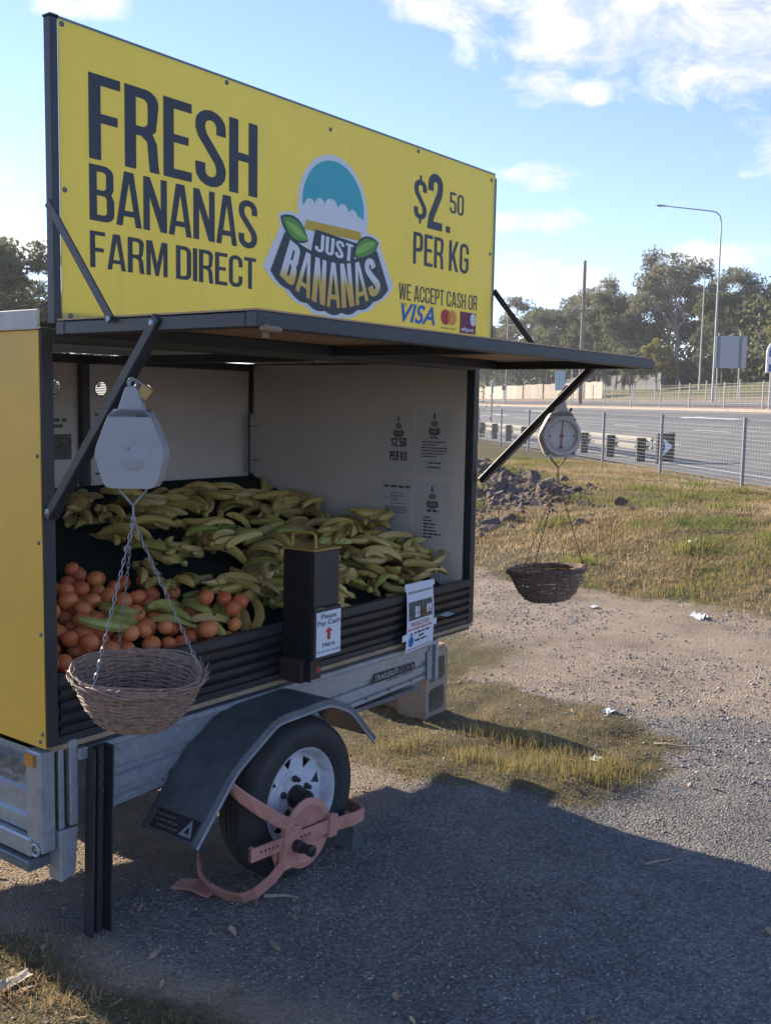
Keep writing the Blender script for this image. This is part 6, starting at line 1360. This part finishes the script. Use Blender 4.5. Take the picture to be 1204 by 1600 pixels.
def tree_mesh(seed, h, spread, base, n_leaf, leaf_s, lm, bk, sparse=1.0):
    rr = random.Random(seed); rg = np.random.default_rng(seed); mb = MB(); tips = []
    lean = Vector((rr.gauss(0, .05), rr.gauss(0, .05), 1)); tp = [Vector((0, 0, -.3))]
    for k in range(1, 8): tp.append(Vector((lean.x*h*.75*k/7+rr.gauss(0, .12), lean.y*h*.75*k/7+rr.gauss(0, .12), h*.75*k/7)))
    r0 = h*.016+.05; mb.tube(tp, [r0*(1-.11*k) for k in range(8)], 8)
    tips.append((tp[-1]+Vector((0, 0, h*.12)), spread*.34)); nl = rr.randint(11, 14)
    for k in range(nl):
        t = base+(1-base)*(k+.5)/nl*.95; i = min(6, int(t*7)); p0 = tp[i].lerp(tp[i+1], t*7-i); a = k*2.4+rr.uniform(-.5, .5); ln = spread*(.55+.6*math.sin(math.pi*min(1, .25+t*.7)))*rr.uniform(.7, 1.1)
        d_ = Vector((math.cos(a), math.sin(a), rr.uniform(.35, .9))).normalized(); p1 = p0+d_*ln*.5+Vector((0, 0, .1*ln)); p2 = p0+d_*ln+Vector((0, 0, rr.uniform(.0, .35)*ln)); rr0 = r0*.45*(1-.4*t)
        mb.tube([p0, p1, p2], [rr0, rr0*.7, rr0*.35], 6)
        tips.append((p2, spread*rr.uniform(.20, .30))); tips.append((p1+Vector((rr.gauss(0, .3), rr.gauss(0, .3), rr.uniform(.2, .7))), spread*rr.uniform(.13, .22)))
        for q in range(4):
            d2 = (d_+Vector((rr.gauss(0, .6), rr.gauss(0, .6), rr.gauss(.2, .4)))).normalized(); p3 = p1+d2*ln*.55; mb.tube([p1, p3], [rr0*.5, rr0*.2], 5); tips.append((p3, spread*rr.uniform(.13, .24)))
    trunk = mb.mesh('trunk', K[bk], True)
    w_ = np.array([r_**2 for _, r_ in tips]); w_ /= w_.sum(); idx_ = rg.choice(len(tips), n_leaf, p=w_)
    cen = np.array([tuple(c) for c, _ in tips])[idx_]; rad = np.array([r_ for _, r_ in tips])[idx_]
    dv = rg.normal(0, 1, (n_leaf, 3)); dv /= np.linalg.norm(dv, axis=1)[:, None]; rr_ = rad*rg.uniform(.15, 1.0, n_leaf)**.6*sparse
    # sub-clumps give light and dark masses inside each tuft
    sub = np.round(dv*1.6); cen2 = cen+dv*rr_[:, None]*np.array([1, 1, .72]); jit = np.sin(cen2*3.1+sub)*.12*rad[:, None]; cen2 += jit
    u = rg.normal(0, 1, (n_leaf, 3)); u[:, 2] -= .5; u /= np.linalg.norm(u, axis=1)[:, None]; v = np.cross(u, rg.normal(0, 1, (n_leaf, 3))); v /= np.linalg.norm(v, axis=1)[:, None]+1e-9
    L_ = (leaf_s*rg.uniform(.6, 1.4, n_leaf))[:, None]; Wd = L_*.34
    V = np.stack([cen2-u*L_*.5, cen2+v*Wd*.5, cen2+u*L_*.5, cen2-v*Wd*.5], 1).reshape(-1, 3); i = np.arange(n_leaf)*4; F = np.stack([i, i+1, i+2, i+3], -1)
    crown = np_mesh('crown', V, F, K[lm], {'tint': np.repeat(rg.uniform(0, 1, n_leaf), 4)}); return trunk, crown
TM = {'gum1': tree_mesh(1, 14, 4.6, .42, 12000, .34, 'leaf_g', 'bark', 1.0), 'gum2': tree_mesh(2, 13, 4.2, .30, 12000, .34, 'leaf_g', 'bark_d'), 'dark1': tree_mesh(3, 11, 4.4, .16, 15000, .40, 'leaf_d', 'bark_d', 1.1), 'dark2': tree_mesh(4, 12, 4.0, .20, 14000, .40, 'leaf_d', 'bark_d', 1.05),
      'olive': tree_mesh(5, 8, 3.0, .22, 11000, .32, 'leaf_y', 'bark', 1.05), 'shrub': tree_mesh(6, 4.5, 2.4, .08, 7000, .26, 'leaf_d', 'bark_d', 1.1)}
def tree(kind, x, y, s_, rz, label, z=None, group='trees beyond the road'):
    t = tag(empty('gum_tree' if 'gum' in kind else ('shrub' if kind == 'shrub' else 'tree'), (x, y, (gz(x, y) if z is None else z)-.15), (0, 0, rz)), label, 'tree', group); t.scale = (s_*1.08, s_*1.08, s_*1.10) if 'road' in group else (s_, s_, s_)
    for nme, me in zip(('trunk', 'crown'), TM[kind]): o = bpy.data.objects.new(nme, me); C.objects.link(o); o.parent = t
    return t
def at(u, v, d):
    F_ = Vector((math.sin(.926), math.cos(.926), 0)); w_ = cd*1605.2+cr*(u-602)-cu*(v-800); w_ = w_/w_.dot(F_); return cl+w_*d
TREES = [('gum1', 133, 61, 1.0, 2.7, 'gum tree with open crown behind the power pole'), ('gum2', 134, 68, 1.0, .5, 'gum tree between the power pole and the yellow sign'), ('gum1', 122, 47.5, .95, 5.2, 'gum tree close left of the tallest gum'), ('gum2', 124, 37.5, .95, 3.9, 'gum tree between the two street lamps'), ('gum1', 118.8, 44.5, 1.10, .3, 'tallest spreading gum tree with pale forked trunk left of the lamp'), ('gum2', 128, 41.5, 1.05, 2.0, 'tall gum tree directly behind the tall street lamp'), ('gum1', 127, 33.5, .95, 4.0, 'gum tree rising above the grey sign back'), ('gum2', 121, 28.5, 1.0, 1.0, 'gum tree above the blue information sign'),
  ('dark1', 118, 51, .98, .8, 'dark bushy tree between the power pole and the big gum'), ('dark2', 120, 55.5, .95, 2.5, 'dark tree just right of the power pole'), ('gum2', 126, 59, .95, 3.3, 'pale-trunked gum close behind the power pole'), ('dark1', 126, 66, 1.0, 4.2, 'dark tree left of the power pole'), ('gum2', 138, 77.5, 1.08, 5.0, 'feathery gum tree nearest the yellow sign'), ('dark2', 140, 84, .95, 1.3, 'low dark tree half hidden by the sign edge'),
  ('olive', 106, 27.5, .95, .4, 'olive-green tree behind the grey sign back'), ('olive', 101, 20.5, 1.05, 2.2, 'olive-green tree at the edge behind the blue sign'), ('olive', 100, 24.6, .68, 3.4, 'small olive tree under the blue sign'), ('shrub', 104, 44, 1.0, .2, 'dark bush at the foot of the big gum'), ('olive', 104, 41.0, .65, 5.0, 'grey-green bush left of the lamp foot'), ('dark2', 110, 36, .8, .9, 'dark round tree behind the lamp foot')]
for k_, x, y, s_, rz, lb in TREES: tree(k_, x, y, s_, rz, lb)
for j, (u, d_, kd, s_) in enumerate([(-10, 60, 'dark1', .98), (40, 66, 'gum2', .72), (85, 62, 'dark2', .66), (-70, 55, 'dark2', .9)]):
    p_ = at(u, 630, d_); tree(kd, p_.x, p_.y, s_, j*1.7, ('dark leafy tree at the edge behind the near end of the trailer', 'thin gum tree beside the sign post at the near end', 'small dark tree behind the yellow sign near end', 'tree beyond the near end of the trailer')[j], group='trees behind the near end')
# a deeper belt of wood behind, read as one mass
cenw = []; rg = np.random.default_rng(77)
for k in range(34):
    w = 60+k*5.2+rg.uniform(-2, 2); s = (56 if k % 2 else 47)+rg.uniform(-4, 6)-(8 if w > 125 else 0); x, y = sw(s, w); cenw.append((x, y, profz(s)+rg.uniform(3.0, 5.5), rg.uniform(4.5, 6.5), rg.uniform(3.6, 6.0)))
for k in range(26):
    w = 58+k*4.2; s = 47+rg.uniform(-2, 4); x, y = sw(s, w); cenw.append((x, y, profz(s)+1.0, rg.uniform(2.6, 3.6), rg.uniform(1.6, 2.4)))
n_leaf = 85000; ii = rg.integers(0, len(cenw), n_leaf); cw = np.array(cenw)[ii]; dv = rg.normal(0, 1, (n_leaf, 3)); dv /= np.linalg.norm(dv, axis=1)[:, None]
P_ = cw[:, :3]+dv*np.stack([cw[:, 3], cw[:, 3], cw[:, 4]], -1)*(rg.uniform(.3, 1, n_leaf)**.5)[:, None]; P_ += np.sin(P_*1.3)*.6; u = rg.normal(0, 1, (n_leaf, 3)); u /= np.linalg.norm(u, axis=1)[:, None]; v = np.cross(u, rg.normal(0, 1, (n_leaf, 3))); v /= np.linalg.norm(v, axis=1)[:, None]
S_ = rg.uniform(.4, .9, n_leaf)[:, None]; V = np.stack([P_-u*S_*.5, P_+v*S_*.25, P_+u*S_*.5, P_-v*S_*.25], 1).reshape(-1, 3); i = np.arange(n_leaf)*4
o = bpy.data.objects.new('treeline', np_mesh('treeline', V, np.stack([i, i+1, i+2, i+3], -1), K['leaf_d'], {'tint': np.repeat(rg.uniform(0, 1, n_leaf), 4)})); C.objects.link(o); tag(o, 'dense dark wood behind the gum trees', 'woods', kind='stuff')
# sapling at the road edge just past the far post of the trailer
sp = tag(empty('sapling', (25.0, 14.2, .32)), 'thin leafy sapling beside the far post of the trailer', 'sapling'); rr = random.Random(9)
MB().tube([(0, 0, 0), (.05, .02, .6), (-.02, .06, 1.2), (.06, 0, 1.8)], [.02, .016, .012, .006], 6).build('trunk', K['bark_d'], sp, smooth=True)
mb = MB()
for k in range(130):
    c = Vector((rr.gauss(0, .22), rr.gauss(0, .22), rr.uniform(.5, 1.9))); a = Vector((rr.gauss(0, 1), rr.gauss(0, 1), rr.gauss(-.3, .6))).normalized(); b = a.orthogonal().normalized(); l_ = rr.uniform(.07, .13); mb.add([c-a*l_*.5, c+b*l_*.25, c+a*l_*.5, c-b*l_*.25], [(0,1,2,3)])
mb.build('crown', mat('sapling leaves', (.16, .20, .03), .5, var=.3), sp)

# ------------------------------------------------------------------ thin haze that greys the far trees
hz = MB().box(-880, -880, -40, 1480, 1480, 34).build('haze', None); hm = bpy.data.materials.new('haze'); hm.use_nodes = True; t = hm.node_tree; t.nodes.clear()
ho = t.nodes.new('ShaderNodeOutputMaterial'); hv = t.nodes.new('ShaderNodeVolumePrincipled'); hv.inputs['Density'].default_value = .00055; hv.inputs['Color'].default_value = (.90, .93, 1.0, 1); hv.inputs['Anisotropy'].default_value = .25
t.links.new(hv.outputs[0], ho.inputs['Volume']); hz.data.materials.append(hm); tag(hz, 'thin bright haze over the road and trees', 'haze', kind='stuff')
